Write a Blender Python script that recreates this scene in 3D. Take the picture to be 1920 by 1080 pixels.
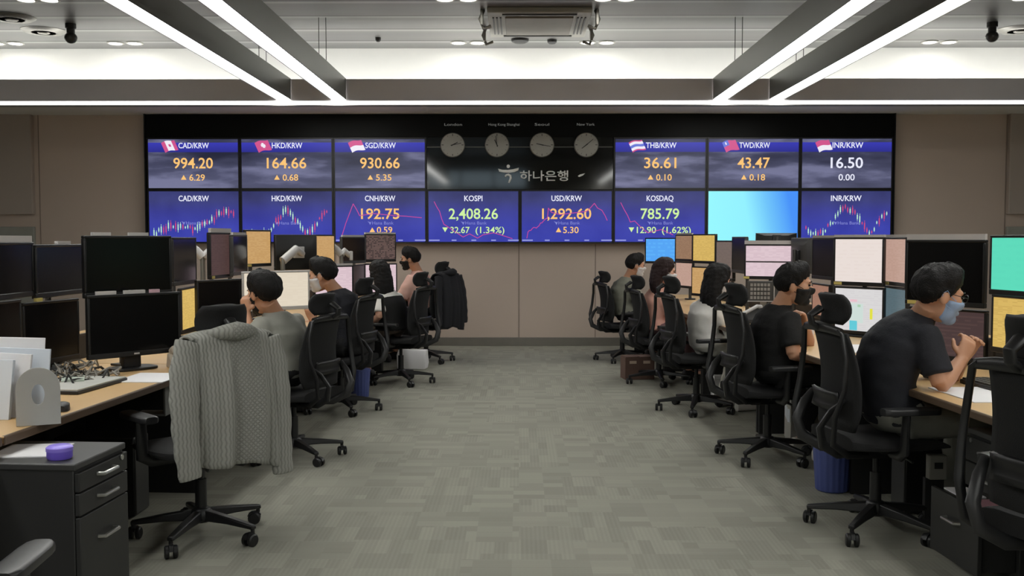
import bpy, bmesh, math, random
import numpy as np
from mathutils import Vector, Matrix, noise

for _o in list(bpy.data.objects):
    bpy.data.objects.remove(_o)
scene = bpy.context.scene
COL = scene.collection
R = math.radians
V = Vector

# ------------------------------------------------------------------ camera, world, exposure
FPX, W_PX, H_PX = 1850.0, 1920.0, 1080.0
cam_data = bpy.data.cameras.new('camera')
cam_data.sensor_width = 36.0
cam_data.lens = FPX / W_PX * 36.0
cam_data.clip_end = 100
cam = bpy.data.objects.new('camera', cam_data)
cam.location = (0, 0, 1.4)
cam.rotation_euler = (math.pi / 2 - math.atan(92 / FPX), 0, math.atan(13 / FPX))
COL.objects.link(cam)
scene.camera = cam
CAM_M = cam.rotation_euler.to_matrix()

world = bpy.data.worlds.new('world')
scene.world = world
world.use_nodes = True
world.node_tree.nodes['Background'].inputs[0].default_value = (0.5, 0.52, 0.55, 1)
world.node_tree.nodes['Background'].inputs[1].default_value = 0.02
scene.view_settings.view_transform = 'Standard'
scene.view_settings.look = 'None'
scene.view_settings.exposure = 0.0
scene.view_settings.gamma = 1.0
scene.view_settings.use_curve_mapping = False

STRIP_POWER = 15.0       # the four long ceiling luminaires
COVE_POWER = 9.0        # the hidden cove lamp on top of the beam
DOWN_POWER = 30.0       # recessed downlights
EDGE_POWER = 1.6        # thin light line under the beam


def at(px, py, Y):
    """point seen at pixel (px, py) of the 1920x1080 frame, at depth y = Y"""
    d = CAM_M @ V(((px - 960) / FPX, (540 - py) / FPX, -1))
    return V((0, 0, 1.4)) + d * (Y / d.y)


# ------------------------------------------------------------------ materials
def lin(c):
    if isinstance(c, str):
        c = tuple(int(c[i:i + 2], 16) / 255 for i in (0, 2, 4))
    else:
        c = tuple(x / 255 for x in c)
    return tuple((x / 12.92 if x <= 0.04045 else ((x + 0.055) / 1.055) ** 2.4) for x in c)


_M = {}


def nodes_of(name):
    m = bpy.data.materials.new(name)
    m.use_nodes = True
    nt = m.node_tree
    return m, nt, nt.nodes['Principled BSDF']


def mat(name, col, rough=0.6, metal=0.0, var=0.12, vscale=8.0, bump=0.0, bscale=60.0, spec=0.5, coat=0.0, coords='Object'):
    """plain procedural material: a base colour with a little noise, optional noise bump"""
    if name in _M:
        return _M[name]
    m, nt, b = nodes_of(name)
    c = lin(col)
    tc = nt.nodes.new('ShaderNodeTexCoord')
    nz = nt.nodes.new('ShaderNodeTexNoise')
    nz.inputs['Scale'].default_value = vscale
    nz.inputs['Detail'].default_value = 4
    nt.links.new(tc.outputs[coords], nz.inputs['Vector'])
    mx = nt.nodes.new('ShaderNodeMix')
    mx.data_type = 'RGBA'
    mx.inputs[6].default_value = tuple(x * (1 - var) for x in c) + (1,)
    mx.inputs[7].default_value = tuple(min(1, x * (1 + var)) for x in c) + (1,)
    nt.links.new(nz.outputs['Fac'], mx.inputs[0])
    nt.links.new(mx.outputs[2], b.inputs['Base Color'])
    b.inputs['Roughness'].default_value = rough
    b.inputs['Metallic'].default_value = metal
    b.inputs['Specular IOR Level'].default_value = spec
    b.inputs['Coat Weight'].default_value = coat
    if bump:
        n2 = nt.nodes.new('ShaderNodeTexNoise')
        n2.inputs['Scale'].default_value = bscale
        n2.inputs['Detail'].default_value = 3
        nt.links.new(tc.outputs[coords], n2.inputs['Vector'])
        bp = nt.nodes.new('ShaderNodeBump')
        bp.inputs['Strength'].default_value = bump
        bp.inputs['Distance'].default_value = 0.01
        nt.links.new(n2.outputs['Fac'], bp.inputs['Height'])
        nt.links.new(bp.outputs[0], b.inputs['Normal'])
    _M[name] = m
    return m


def emit(name, col, strength=1.0, gloss=True):
    """a lit surface (lamp or screen)"""
    if name in _M:
        return _M[name]
    m, nt, b = nodes_of(name)
    c = lin(col)
    b.inputs['Base Color'].default_value = (0.01, 0.01, 0.01, 1)
    b.inputs['Roughness'].default_value = 0.35
    b.inputs['Specular IOR Level'].default_value = 0.3 if gloss else 0.0
    b.inputs['Emission Color'].default_value = c + (1,)
    b.inputs['Emission Strength'].default_value = strength
    _M[name] = m
    return m


# ------------------------------------------------------------------ mesh builder
class MB:
    def __init__(s):
        s.v, s.f, s.m = [], [], []

    def add(s, vs, fs, mi=0, M=None):
        o = len(s.v)
        s.v += [tuple(M @ V(p)) if M is not None else tuple(p) for p in vs]
        s.f += [tuple(i + o for i in f) for f in fs]
        s.m += [mi] * len(fs)
        return s

    def box(s, c, d, M=None, mi=0):
        x, y, z = (k / 2 for k in d)
        vs = [(c[0] + a * x, c[1] + b * y, c[2] + e * z) for a in (-1, 1) for b in (-1, 1) for e in (-1, 1)]
        fs = [(0, 1, 3, 2), (4, 6, 7, 5), (0, 4, 5, 1), (2, 3, 7, 6), (0, 2, 6, 4), (1, 5, 7, 3)]
        return s.add(vs, fs, mi, M)

    def rings(s, rings, mi=0, cap=True, closed=True, M=None):
        n = len(rings[0])
        vs = [p for r in rings for p in r]
        fs = []
        for i in range(len(rings) - 1):
            for j in range(n if closed else n - 1):
                k = (j + 1) % n
                fs.append((i * n + j, i * n + k, (i + 1) * n + k, (i + 1) * n + j))
        if cap and closed:
            fs.append(tuple(reversed(range(n))))
            fs.append(tuple((len(rings) - 1) * n + j for j in range(n)))
        return s.add(vs, fs, mi, M)

    def tube(s, pts, rad, n=10, mi=0, M=None, flat=None, up=None):
        """pts: points; rad: one radius or a list; flat: (a, b) scales across (up, side)"""
        pts = [V(p) for p in pts]
        if not isinstance(rad, (list, tuple)):
            rad = [rad] * len(pts)
        tans = []
        for i in range(len(pts)):
            a = pts[max(0, i - 1)]
            b = pts[min(len(pts) - 1, i + 1)]
            tans.append((b - a).normalized())
        ref = V(up) if up is not None else (V((0, 0, 1)) if abs(tans[0].z) < 0.9 else V((0, 1, 0)))
        rings = []
        u = (ref - tans[0] * ref.dot(tans[0])).normalized()
        for p, t, r in zip(pts, tans, rad):
            u = (u - t * u.dot(t))
            u = u.normalized() if u.length > 1e-6 else t.orthogonal().normalized()
            w = t.cross(u)
            fa, fb = flat if flat else (1, 1)
            rings.append([p + u * (math.cos(2 * math.pi * k / n) * r * fa) + w * (math.sin(2 * math.pi * k / n) * r * fb) for k in range(n)])
        return s.rings(rings, mi, True, True, M)

    def lathe(s, prof, o=(0, 0, 0), n=24, mi=0, M=None):
        rings = [[(o[0] + r * math.cos(2 * math.pi * k / n), o[1] + r * math.sin(2 * math.pi * k / n), o[2] + z) for k in range(n)] for r, z in prof]
        return s.rings(rings, mi, True, True, M)

    def ell(s, c, r, M=None, nu=16, nv=10, mi=0):
        vs = [(c[0], c[1], c[2] - r[2])]
        for i in range(1, nv):
            t = math.pi * i / nv - math.pi / 2
            for j in range(nu):
                p = 2 * math.pi * j / nu
                vs.append((c[0] + r[0] * math.cos(t) * math.cos(p), c[1] + r[1] * math.cos(t) * math.sin(p), c[2] + r[2] * math.sin(t)))
        vs.append((c[0], c[1], c[2] + r[2]))
        fs = []
        for j in range(nu):
            k = (j + 1) % nu
            fs.append((0, 1 + k, 1 + j))
            for i in range(nv - 2):
                fs.append((1 + i * nu + j, 1 + i * nu + k, 1 + (i + 1) * nu + k, 1 + (i + 1) * nu + j))
            fs.append((len(vs) - 1, 1 + (nv - 2) * nu + j, 1 + (nv - 2) * nu + k))
        return s.add(vs, fs, mi, M)

    def prism(s, poly, a, b, plane='xz', mi=0, M=None):
        """poly: 2-D outline extruded from a to b along the third axis"""
        def P(p, h):
            return {'xz': (p[0], h, p[1]), 'xy': (p[0], p[1], h), 'yz': (h, p[0], p[1])}[plane]
        n = len(poly)
        vs = [P(p, a) for p in poly] + [P(p, b) for p in poly]
        fs = [tuple(range(n)), tuple(reversed(range(n, 2 * n)))]
        fs += [(i, i + n, (i + 1) % n + n, (i + 1) % n) for i in range(n)]
        return s.add(vs, fs, mi, M)

    def grid(s, P, closed_u=False, mi=0):
        """P[i][j] -> point; an open sheet"""
        return s.rings(P, mi, cap=False, closed=closed_u)

    def build(s, name, mats, parent=None, bevel=0.0, smooth=True, angle=40, solid=0.0, sub=0, seg=2):
        me = bpy.data.meshes.new(name)
        me.from_pydata([tuple(p) for p in s.v], [], s.f)
        if not isinstance(mats, (list, tuple)):
            mats = [mats]
        for m in mats:
            me.materials.append(m)
        if len(mats) > 1:
            me.polygons.foreach_set('material_index', s.m)
        bm = bmesh.new()
        bm.from_mesh(me)
        bmesh.ops.recalc_face_normals(bm, faces=bm.faces)
        bm.to_mesh(me)
        bm.free()
        if smooth:
            me.polygons.foreach_set('use_smooth', [True] * len(me.polygons))
            me.set_sharp_from_angle(angle=R(angle))
        o = bpy.data.objects.new(name, me)
        COL.objects.link(o)
        if parent is not None:
            o.parent = parent
        if solid:
            md = o.modifiers.new('solid', 'SOLIDIFY')
            md.thickness = solid
            md.offset = 0
        if bevel:
            md = o.modifiers.new('bevel', 'BEVEL')
            md.width = bevel
            md.segments = seg
            md.limit_method = 'ANGLE'
            md.angle_limit = R(35)
        if sub:
            md = o.modifiers.new('sub', 'SUBSURF')
            md.levels = sub
            md.render_levels = sub
        return o


def empty(name, loc=(0, 0, 0), rz=0.0):
    o = bpy.data.objects.new(name, None)
    o.empty_display_size = 0.1
    o.location = loc
    o.rotation_euler = (0, 0, rz)
    COL.objects.link(o)
    return o


def tag(o, label=None, cat=None, group=None, kind=None):
    if label:
        o['label'] = label
    if cat:
        o['category'] = cat
    if group:
        o['group'] = group
    if kind:
        o['kind'] = kind
    return o


def thing(name, label, cat, loc=(0, 0, 0), rz=0.0, group=None):
    return tag(empty(name, loc, rz), label, cat, group)


def copy_tree(o, parent=None):
    c = o.copy()
    COL.objects.link(c)
    if parent is not None:
        c.parent = parent
    for ch in list(o.children):
        copy_tree(ch, c)
    return c


def text_part(name, s, height, centre, m, parent, width=None, bold=0.0, align='CENTER', shear=0.0, thick=0.002, label=None):
    """lettering as a mesh standing in the xz plane, facing -y"""
    cu = bpy.data.curves.new(name, 'FONT')
    cu.body = s
    cu.align_x = align
    cu.offset = bold
    cu.shear = shear
    cu.resolution_u = 3
    cu.extrude = 0.0
    o = bpy.data.objects.new(name, cu)
    COL.objects.link(o)
    dg = bpy.context.evaluated_depsgraph_get()
    me = bpy.data.meshes.new_from_object(o.evaluated_get(dg))
    bpy.data.objects.remove(o)
    co = np.zeros(len(me.vertices) * 3)
    me.vertices.foreach_get('co', co)
    co = co.reshape(-1, 3)
    lo, hi = co.min(0), co.max(0)
    k = height / 0.72            # cap height of the font
    kx = k if width is None else width / max(1e-6, hi[0] - lo[0])
    cx = (lo[0] + hi[0]) / 2 if align == 'CENTER' else lo[0]
    out = np.stack([(co[:, 0] - cx) * kx + centre[0], np.full(len(co), centre[1]), (co[:, 1] - 0.36) * k + centre[2]], 1)
    me.vertices.foreach_set('co', out.ravel())
    me.update()
    me.name = name
    me.materials.clear()
    me.materials.append(m)
    ob = bpy.data.objects.new(name, me)
    COL.objects.link(ob)
    ob.parent = parent
    md = ob.modifiers.new('solid', 'SOLIDIFY')
    md.thickness = thick
    md.offset = 0
    if label:
        ob['label'] = label
    return ob
# ------------------------------------------------------------------ the room shell
Y_WALL, Y_BEAM, Z_CEIL, Z_SOF = 12.913, 12.05, 3.86, 3.01
X_SIDE, Y_REAR = 8.2, -4.5


def carpet():
    m, nt, b = nodes_of('carpet')
    N, L = nt.nodes.new, nt.links.new
    geo = N('ShaderNodeNewGeometry')

    def vmath(op, a, bb):
        n = N('ShaderNodeVectorMath')
        n.operation = op
        L(a, n.inputs[0])
        if isinstance(bb, tuple):
            n.inputs[1].default_value = bb
        else:
            L(bb, n.inputs[1])
        return n.outputs[0]

    def wn(v):
        n = N('ShaderNodeTexWhiteNoise')
        n.noise_dimensions = '3D'
        L(v, n.inputs['Vector'])
        return n.outputs['Value']

    def math_(op, a, bb):
        n = N('ShaderNodeMath')
        n.operation = op
        for i, q in enumerate((a, bb)):
            if isinstance(q, (int, float)):
                n.inputs[i].default_value = q
            else:
                L(q, n.inputs[i])
        return n.outputs[0]

    P = geo.outputs['Position']

    def cell(sx, sy, off):
        return vmath('FLOOR', vmath('MULTIPLY', vmath('ADD', P, off), (1 / sx, 1 / sy, 0.0)), (0, 0, 0))
    ca = wn(cell(0.17, 0.085, (0.03, 0.01, 0)))
    cb = wn(cell(0.06, 0.20, (0.11, 0.07, 0)))
    cc = wn(cell(0.25, 0.25, (0.0, 0.0, 0)))
    pick = math_('GREATER_THAN', cc, 0.5)
    mixv = N('ShaderNodeMix')
    mixv.data_type = 'FLOAT'
    L(pick, mixv.inputs[0]); L(ca, mixv.inputs[2]); L(cb, mixv.inputs[3])
    tone = mixv.outputs[0]
    sep = N('ShaderNodeSeparateXYZ')
    L(P, sep.inputs[0])
    sx = math_('SINE', math_('MULTIPLY', sep.outputs[0], 2 * math.pi / 0.021), 0)
    sy = math_('SINE', math_('MULTIPLY', sep.outputs[1], 2 * math.pi / 0.024), 0)
    ms = N('ShaderNodeMix')
    ms.data_type = 'FLOAT'
    L(pick, ms.inputs[0]); L(sy, ms.inputs[2]); L(sx, ms.inputs[3])
    big = N('ShaderNodeTexNoise')
    big.inputs['Scale'].default_value = 0.7
    L(P, big.inputs['Vector'])
    fine = N('ShaderNodeTexNoise')
    fine.inputs['Scale'].default_value = 90
    L(P, fine.inputs['Vector'])
    v = math_('ADD', math_('MULTIPLY', tone, 0.5), math_('MULTIPLY', ms.outputs[0], 0.09))
    v = math_('ADD', v, math_('MULTIPLY', big.outputs['Fac'], 0.25))
    v = math_('ADD', v, math_('MULTIPLY', fine.outputs['Fac'], 0.2))
    cr = N('ShaderNodeValToRGB')
    cr.color_ramp.elements[0].color = lin((136, 135, 126)) + (1,)
    cr.color_ramp.elements[1].color = lin((164, 163, 151)) + (1,)
    L(v, cr.inputs[0])
    L(cr.outputs[0], b.inputs['Base Color'])
    b.inputs['Roughness'].default_value = 0.95
    b.inputs['Specular IOR Level'].default_value = 0.15
    bp = N('ShaderNodeBump')
    bp.inputs['Strength'].default_value = 0.25
    bp.inputs['Distance'].default_value = 0.004
    L(v, bp.inputs['Height'])
    L(bp.outputs[0], b.inputs['Normal'])
    return m


def ceiling_mat():
    """satin metal planks running across the room, a joint every 0.7 m"""
    m, nt, b = nodes_of('ceiling_planks')
    N, L = nt.nodes.new, nt.links.new
    geo = N('ShaderNodeNewGeometry')
    sep = N('ShaderNodeSeparateXYZ')
    L(geo.outputs['Position'], sep.inputs[0])
    d = N('ShaderNodeMath'); d.operation = 'DIVIDE'; d.inputs[1].default_value = 0.69
    L(sep.outputs[1], d.inputs[0])
    fr = N('ShaderNodeMath'); fr.operation = 'FRACT'
    L(d.outputs[0], fr.inputs[0])
    cr = N('ShaderNodeValToRGB')
    e = cr.color_ramp.elements
    e[0].position, e[0].color = 0.0, lin((180, 179, 175)) + (1,)
    e[1].position, e[1].color = 0.16, lin((138, 137, 132)) + (1,)
    for p, c in ((0.1, (170, 169, 164)), (0.9, (130, 129, 124)), (0.97, (84, 83, 80))):
        k = e.new(p); k.color = lin(c) + (1,)
    L(fr.outputs[0], cr.inputs[0])
    nz = N('ShaderNodeTexNoise')
    nz.inputs['Scale'].default_value = 1.4
    mp = N('ShaderNodeMapping')
    mp.inputs['Scale'].default_value = (0.35, 3.0, 1)
    L(geo.outputs['Position'], mp.inputs[0]); L(mp.outputs[0], nz.inputs['Vector'])
    mx = N('ShaderNodeMix'); mx.data_type = 'RGBA'; mx.blend_type = 'MULTIPLY'
    mx.inputs[0].default_value = 0.35
    L(cr.outputs[0], mx.inputs[6]); L(nz.outputs['Color'], mx.inputs[7])
    hs = N('ShaderNodeHueSaturation'); hs.inputs['Saturation'].default_value = 0.25
    L(mx.outputs[2], hs.inputs['Color'])
    L(hs.outputs[0], b.inputs['Base Color'])
    b.inputs['Metallic'].default_value = 0.55
    b.inputs['Roughness'].default_value = 0.42
    return m


def struct(o):
    o['kind'] = 'structure'
    return o


M_WALL = mat('wall_panel', (194, 177, 164), 0.7, var=0.05, vscale=1.2)
M_WALL_D = mat('wall_panel_dark', (170, 158, 148), .7, var=0.05, vscale=1.2)
M_SKIRT = mat('skirting_metal', (128, 124, 116), 0.45, metal=0.4)
M_JOINT = mat('panel_joint', (142, 128, 118), 0.8)
M_SOFFIT = mat('soffit_grey', (222, 221, 216), 0.55, var=0.06, vscale=1.5)
M_FASCIA = mat('fascia_grey', (215, 211, 215), 0.4, metal=0.0, var=0.12, vscale=0.9)
M_WHITE = mat('cove_white', (238, 238, 234), 0.8, var=0.02)
M_SIDE = mat('side_wall', (226, 224, 218), 0.75, var=0.05)

struct(MB().box((0, 4.2, -0.05), (2 * X_SIDE + .4, 17.8, 0.1)).build('floor', carpet(), smooth=False))
struct(MB().box((0, 4.2, Z_CEIL + 0.05), (2 * X_SIDE + .4, 17.8, 0.1)).build('ceiling', ceiling_mat(), smooth=False))
# back wall: plain sheet with proud panels and joints between them
wb = struct(MB().box((0, Y_WALL + 0.1, 1.94), (2 * X_SIDE + .4, 0.2, 3.98)).build('wall_back', M_WALL, smooth=False))
struct(MB().box((0, Y_WALL - 0.015, 3.44), (2 * X_SIDE, 0.03, 0.84)).build('trim_9', M_WHITE, smooth=False))
for k, x in enumerate((-6.27, -2.4, -0.0, 1.0, 6.32)):
    z0, z1 = (0.1, 1.33) if abs(x) < 3 else (0.1, Z_SOF)
    struct(MB().box((x, Y_WALL - 0.002, (z0 + z1) / 2), (0.012, 0.006, z1 - z0)).build('trim_%d' % (k + 1), M_JOINT, smooth=False))
# shallow side bays at both ends of the back wall, with a pale ledge
for k, sx in enumerate((-1, 1)):
    struct(MB().box((sx * 7.28, Y_WALL - 0.04, 2.37), (1.9, 0.08, 1.3)).build('trim_%d' % (20 + k), M_WALL_D, bevel=.01))
    struct(MB().box((sx * 7.28, Y_WALL - 0.03, 0.78), (1.9, 0.06, 1.56)).build('trim_%d' % (22 + k), mat('bay_pale', (150, 150, 142), .6), bevel=.01))
struct(MB().box((0, Y_WALL - 0.012, 0.055), (2 * X_SIDE, 0.024, 0.11)).build('baseboard_back', M_SKIRT, bevel=0.004))
struct(MB().box((-X_SIDE - .05, 4.2, 1.93), (0.1, 17.8, 3.86)).build('wall_left', M_SIDE, smooth=False))
struct(MB().box((X_SIDE + .05, 4.2, 1.93), (0.1, 17.8, 3.86)).build('wall_right', M_SIDE, smooth=False))
struct(MB().box((0, Y_REAR - .1, 1.93), (2 * X_SIDE + .4, 0.2, 3.86)).build('wall_rear', M_SIDE, smooth=False))

# clerestory window high in the rear wall; the black glass of the clock bay mirrors it
wn_ = thing('window_1', None, None, (-1.27, Y_REAR + .02, 3.2))
wn_['kind'] = 'structure'
MB().box((0, 0, 0), (2.95, .04, .50)).build('pane', emit('frosted_daylight', (176, 196, 206), 3.0), wn_, smooth=False)
wf = MB()
for zz in (-.27, .27):
    wf.box((0, .02, zz), (3.05, .06, .05))
for xx in (-1.5, -.5, .5, 1.5):
    wf.box((xx, .02, 0), (.05, .06, .54))
wf.build('frame', M_SKIRT, wn_, smooth=False)

# beam across the room in front of the back wall: soffit, fascia, light line
bm_ = MB()
bm_.box((0, (Y_BEAM + Y_WALL) / 2 + .02, Z_SOF + 0.02), (2 * X_SIDE, Y_WALL - Y_BEAM - .04, 0.04))
struct(bm_.build('trim_30', M_SOFFIT, smooth=False))
struct(MB().box((0, Y_BEAM + .03, 3.205), (2 * X_SIDE, 0.05, 0.262)).build('trim_31', M_FASCIA, bevel=0.004))
struct(MB().box((0, Y_BEAM - .005, 3.012), (2 * X_SIDE, 0.10, 0.012)).build('trim_32', mat('light_line_lip', (150, 150, 148), .5), bevel=0.003))
ll = MB().box((0, Y_BEAM + .02, 3.047), (2 * X_SIDE - .1, 0.03, 0.045)).build('light_line', emit('light_line_lit', (255, 255, 255), EDGE_POWER), smooth=False)
tag(ll, 'thin white light line along the bottom of the beam over the display wall', 'light')
cv = MB().box((0, Y_BEAM + .40, 3.07), (2 * X_SIDE - .4, 0.18, 0.03)).build('cove_lamp', emit('cove_lit', (255, 255, 250), COVE_POWER), smooth=False)
tag(cv, 'long white cove lamp hidden behind the beam lighting the upper wall', 'light')

# four long luminaires that hang under the ceiling and run towards the beam
M_LBODY = mat('luminaire_body', (112, 113, 108), 0.42, metal=0.45, var=0.08, vscale=0.8)
M_STRIP = emit('luminaire_lit', (255, 255, 250), STRIP_POWER)
LUM = ((-2.86, 'leftmost long white ceiling luminaire running towards the beam'),
       (-2.19, 'long ceiling luminaire second from left, right one of the left pair'),
       (2.44, 'long ceiling luminaire third from left, left one of the right pair'),
       (3.12, 'rightmost long white ceiling luminaire running towards the beam'))
lum0 = None
for x, lab in LUM:
    if lum0 is None:
        t = lum0 = thing('linear_luminaire', lab, 'ceiling light', (x, 0, 3.09), 0, 'long luminaires under the ceiling')
        ya, yb = Y_REAR + .1, Y_BEAM - .003
        L_ = yb - ya
        hs = MB()
        hs.box((-.088, (ya + yb) / 2, .125), (.012, L_, .25)).box((.088, (ya + yb) / 2, .125), (.012, L_, .25))
        hs.box((0, (ya + yb) / 2, .246), (.17, L_, .012))
        hs.build('housing', M_LBODY, t, smooth=False)
        MB().box((0, (ya + yb) / 2, .015), (.155, L_ - .02, .02)).build('diffuser', M_STRIP, t, smooth=False)
        for yy in (11.1, 7.6, 4.1, 0.6):
            for dx in (-.04, .04):
                MB().tube([(dx, yy, .25), (dx, yy, Z_CEIL - 3.09)], .004, 6).build('hanger_wire', mat('wire_steel', (70, 70, 68), .5, metal=.7), t)
    else:
        t = copy_tree(lum0)
        t.location.x = x
        t['label'] = lab

# recessed downlights in pairs
M_RIM = mat('downlight_rim', (176, 174, 168), 0.4, metal=0.3)
M_DOWN = emit('downlight_lit', (255, 253, 246), DOWN_POWER)
dl0 = None
cols = ((-4.95, 'left of the leftmost luminaire'), (-.64, 'left of the air unit'), (.98, 'right of the air unit'), (5.25, 'right of the luminaires'),
        (-6.45, 'at the far left'), (6.5, 'at the far right'))
for cx, where in cols:
    for yy, row in ((12.5, 'by the bright cove'), (10.25, 'one row before the cove')):
        if (yy == 12.5 and cx > 5.3) or (yy < 12 and cx < -5):
            continue
        for s, sd in ((-1, 'left'), (1, 'right')):
            if s > 0 and cx > 6:
                continue
            lab = '%s spot of the downlight pair %s, %s' % (sd, where, row)
            if dl0 is None:
                dl0 = t = thing('downlight', lab, 'ceiling light', (0, 0, 0), 0, 'round downlights in the ceiling')
                MB().lathe([(.076, .0), (.105, .0), (.105, -.008), (.084, -.014), (.076, -.004)], n=24).build('rim', M_RIM, t)
                MB().lathe([(.0, -.001), (.078, -.001), (.076, -.008), (.0, -.010)], n=24).build('lamp_disc', M_DOWN, t)
            else:
                t = copy_tree(dl0)
            t.location = (cx + s * .12, yy, Z_CEIL)
            t['label'] = lab

# round air diffusers, dark ceiling speakers and cameras, the ceiling cassette
M_DARK = mat('dark_plastic', (40, 40, 40), 0.5)
M_METAL = mat('brushed_metal', (150, 148, 142), 0.35, metal=0.8)


def diffuser(x, y, lab):
    t = thing('air_diffuser', lab, 'air vent', (x, y, Z_CEIL), 0, 'round air diffusers')
    m = MB()
    for r in (.10, .17, .24):
        m.lathe([(r - .035, -.03), (r, -.008), (r + .012, -.004), (r + .012, .0), (r - .035, -.018)], n=32)
    m.build('louvre_rings', M_METAL, t)
    MB().lathe([(0, -.045), (.06, -.04), (.07, -.03), (0, -.03)], n=24).build('centre_cone', M_METAL, t)


diffuser(*at(22, 38, 11.05).xy, 'upper round air diffuser at the left edge of the ceiling')
diffuser(*at(82, 62, 11.75).xy, 'lower round air diffuser left of the hanging dome camera')
diffuser(*at(1912, 60, 11.75).xy, 'round air diffuser at the right edge of the ceiling')
for px, lab in ((133, 'dark dome camera hanging near the left air diffusers'), (1860, 'dark dome camera hanging at the right end of the ceiling')):
    p = at(px, 75, 11.4)
    t = thing('dome_camera', lab, 'camera', (p.x, p.y, Z_CEIL), 0, 'dome cameras on the ceiling')
    MB().lathe([(0, 0), (.06, 0), (.06, -.05), (.045, -.06), (.045, -.13), (0, -.13)], n=20).build('mount', M_DARK, t)
    MB().ell((0, 0, -.16), (.072, .072, .065)).build('dome', mat('dome_glass', (58, 57, 55), .25), t)
for px, py, yy, r, lab in ((975, 82, 12.3, .11, 'larger dark round speaker behind the ceiling cassette'), (1035, 84, 12.35, .06, 'small dark round sensor behind the ceiling cassette'), (709, 79, 12.2, .035, 'tiny dark sprinkler left of the ceiling cassette')):
    p = at(px, py, yy)
    t = thing('ceiling_speaker' if r > .1 else 'ceiling_sensor', lab, 'speaker' if r > .1 else 'sensor', (p.x, p.y, Z_CEIL))
    MB().lathe([(0, 0), (r, 0), (r * .95, -.03), (r * .6, -.05), (0, -.055)], n=24).build('body', M_DARK, t)

t = thing('ceiling_cassette', 'square grey ceiling air unit with slots and side clips over the aisle', 'air conditioner', (.22, 11.25, Z_CEIL))
M_CAS = mat('cassette_grey', (150, 147, 140), .5, metal=.2)
MB().box((0, 0, -.03), (1.12, 1.3, .06)).build('body', M_CAS, t, bevel=.01)
MB().box((0, 0, -.068), (.74, .9, .02)).build('intake_panel', mat('cassette_panel', (120, 112, 102), .5), t, bevel=.006)
for s in (-1, 1):
    MB().box((0, s * .55, -.065), (.8, .05, .014)).build('air_slot', M_DARK, t)
for s in (-1, 1):
    m = MB()
    for q in (-.02, .02, .06):
        m.box((s * (.44 + q), 0, -.066), (.016, .85, .012))
    m.build('side_slots', M_DARK, t)
    for yy in (-.5, .35):
        c = MB()
        c.tube([(s * .60, yy, 0), (s * .64, yy, -.1), (s * .60, yy, -.2), (s * .52, yy, -.17)], .02, 8)
        c.box((s * .62, yy, -.09), (.03, .14, .16))
        c.build('bracket', M_METAL, t, bevel=.004)
# ------------------------------------------------------------------ the display wall
YF = 12.78                                    # front of the screens
K = YF / FPX


def px_x(px):
    return at(px, 355, YF).x


def px_z(py):
    return at(973, py, YF).z


M_GLASS = mat('black_glass', (11, 12, 12), 0.06, var=0.0, spec=0.6)
M_BEZEL = mat('bezel_black', (14, 14, 17), 0.4, var=0.0)
dw = thing('display_surround', 'black glass surround of the wall of screens with the clock bay in its middle', 'display wall', (0, YF, 0))
x0, x1, zt, zm, zb = px_x(274), px_x(1675), Z_SOF - .004, px_z(257), px_z(456)
MB().box(((x0 + x1) / 2, .055, (zt + zm) / 2), (x1 - x0, .09, zt - zm)).build('top_glass', mat('band_glass', (12, 13, 12), .42, var=0, spec=.12), dw, bevel=.003)
MB().box(((x0 + x1) / 2, .085, (zb + zm) / 2), (x1 - x0, .06, zm - zb)).build('back_panel', M_BEZEL, dw)
MB().box(((px_x(800) + px_x(1150)) / 2, .034, (px_z(257) + px_z(355)) / 2), (px_x(1150) - px_x(800) - .006, .04, px_z(257) - px_z(355))).build('clock_bay_glass', M_GLASS, dw, bevel=.002)
MB().box(((px_x(800) + px_x(1150)) / 2, .011, px_z(275.5)), (px_x(1149) - px_x(801), .006, .012)).build('rail', mat('rail_grey', (96, 96, 92), .4, metal=.5), dw)
for sx in (x0 - .008, x1 + .008):
    MB().box((sx, .05, (zt + zb) / 2), (.016, .12, zt - zb + .01)).build('side_frame', M_BEZEL, dw)
M_TXT_G = emit('clock_text', (120, 120, 116), .7)
for px, s, wpx in ((850, 'London', 33), (945, 'Hong Kong Shanghai', 58), (1016, 'Seoul', 27), (1098, 'New York', 33)):
    text_part('city_name', s, .034, (px_x(px), .008, px_z(233)), M_TXT_G, dw, width=wpx * K)

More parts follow.
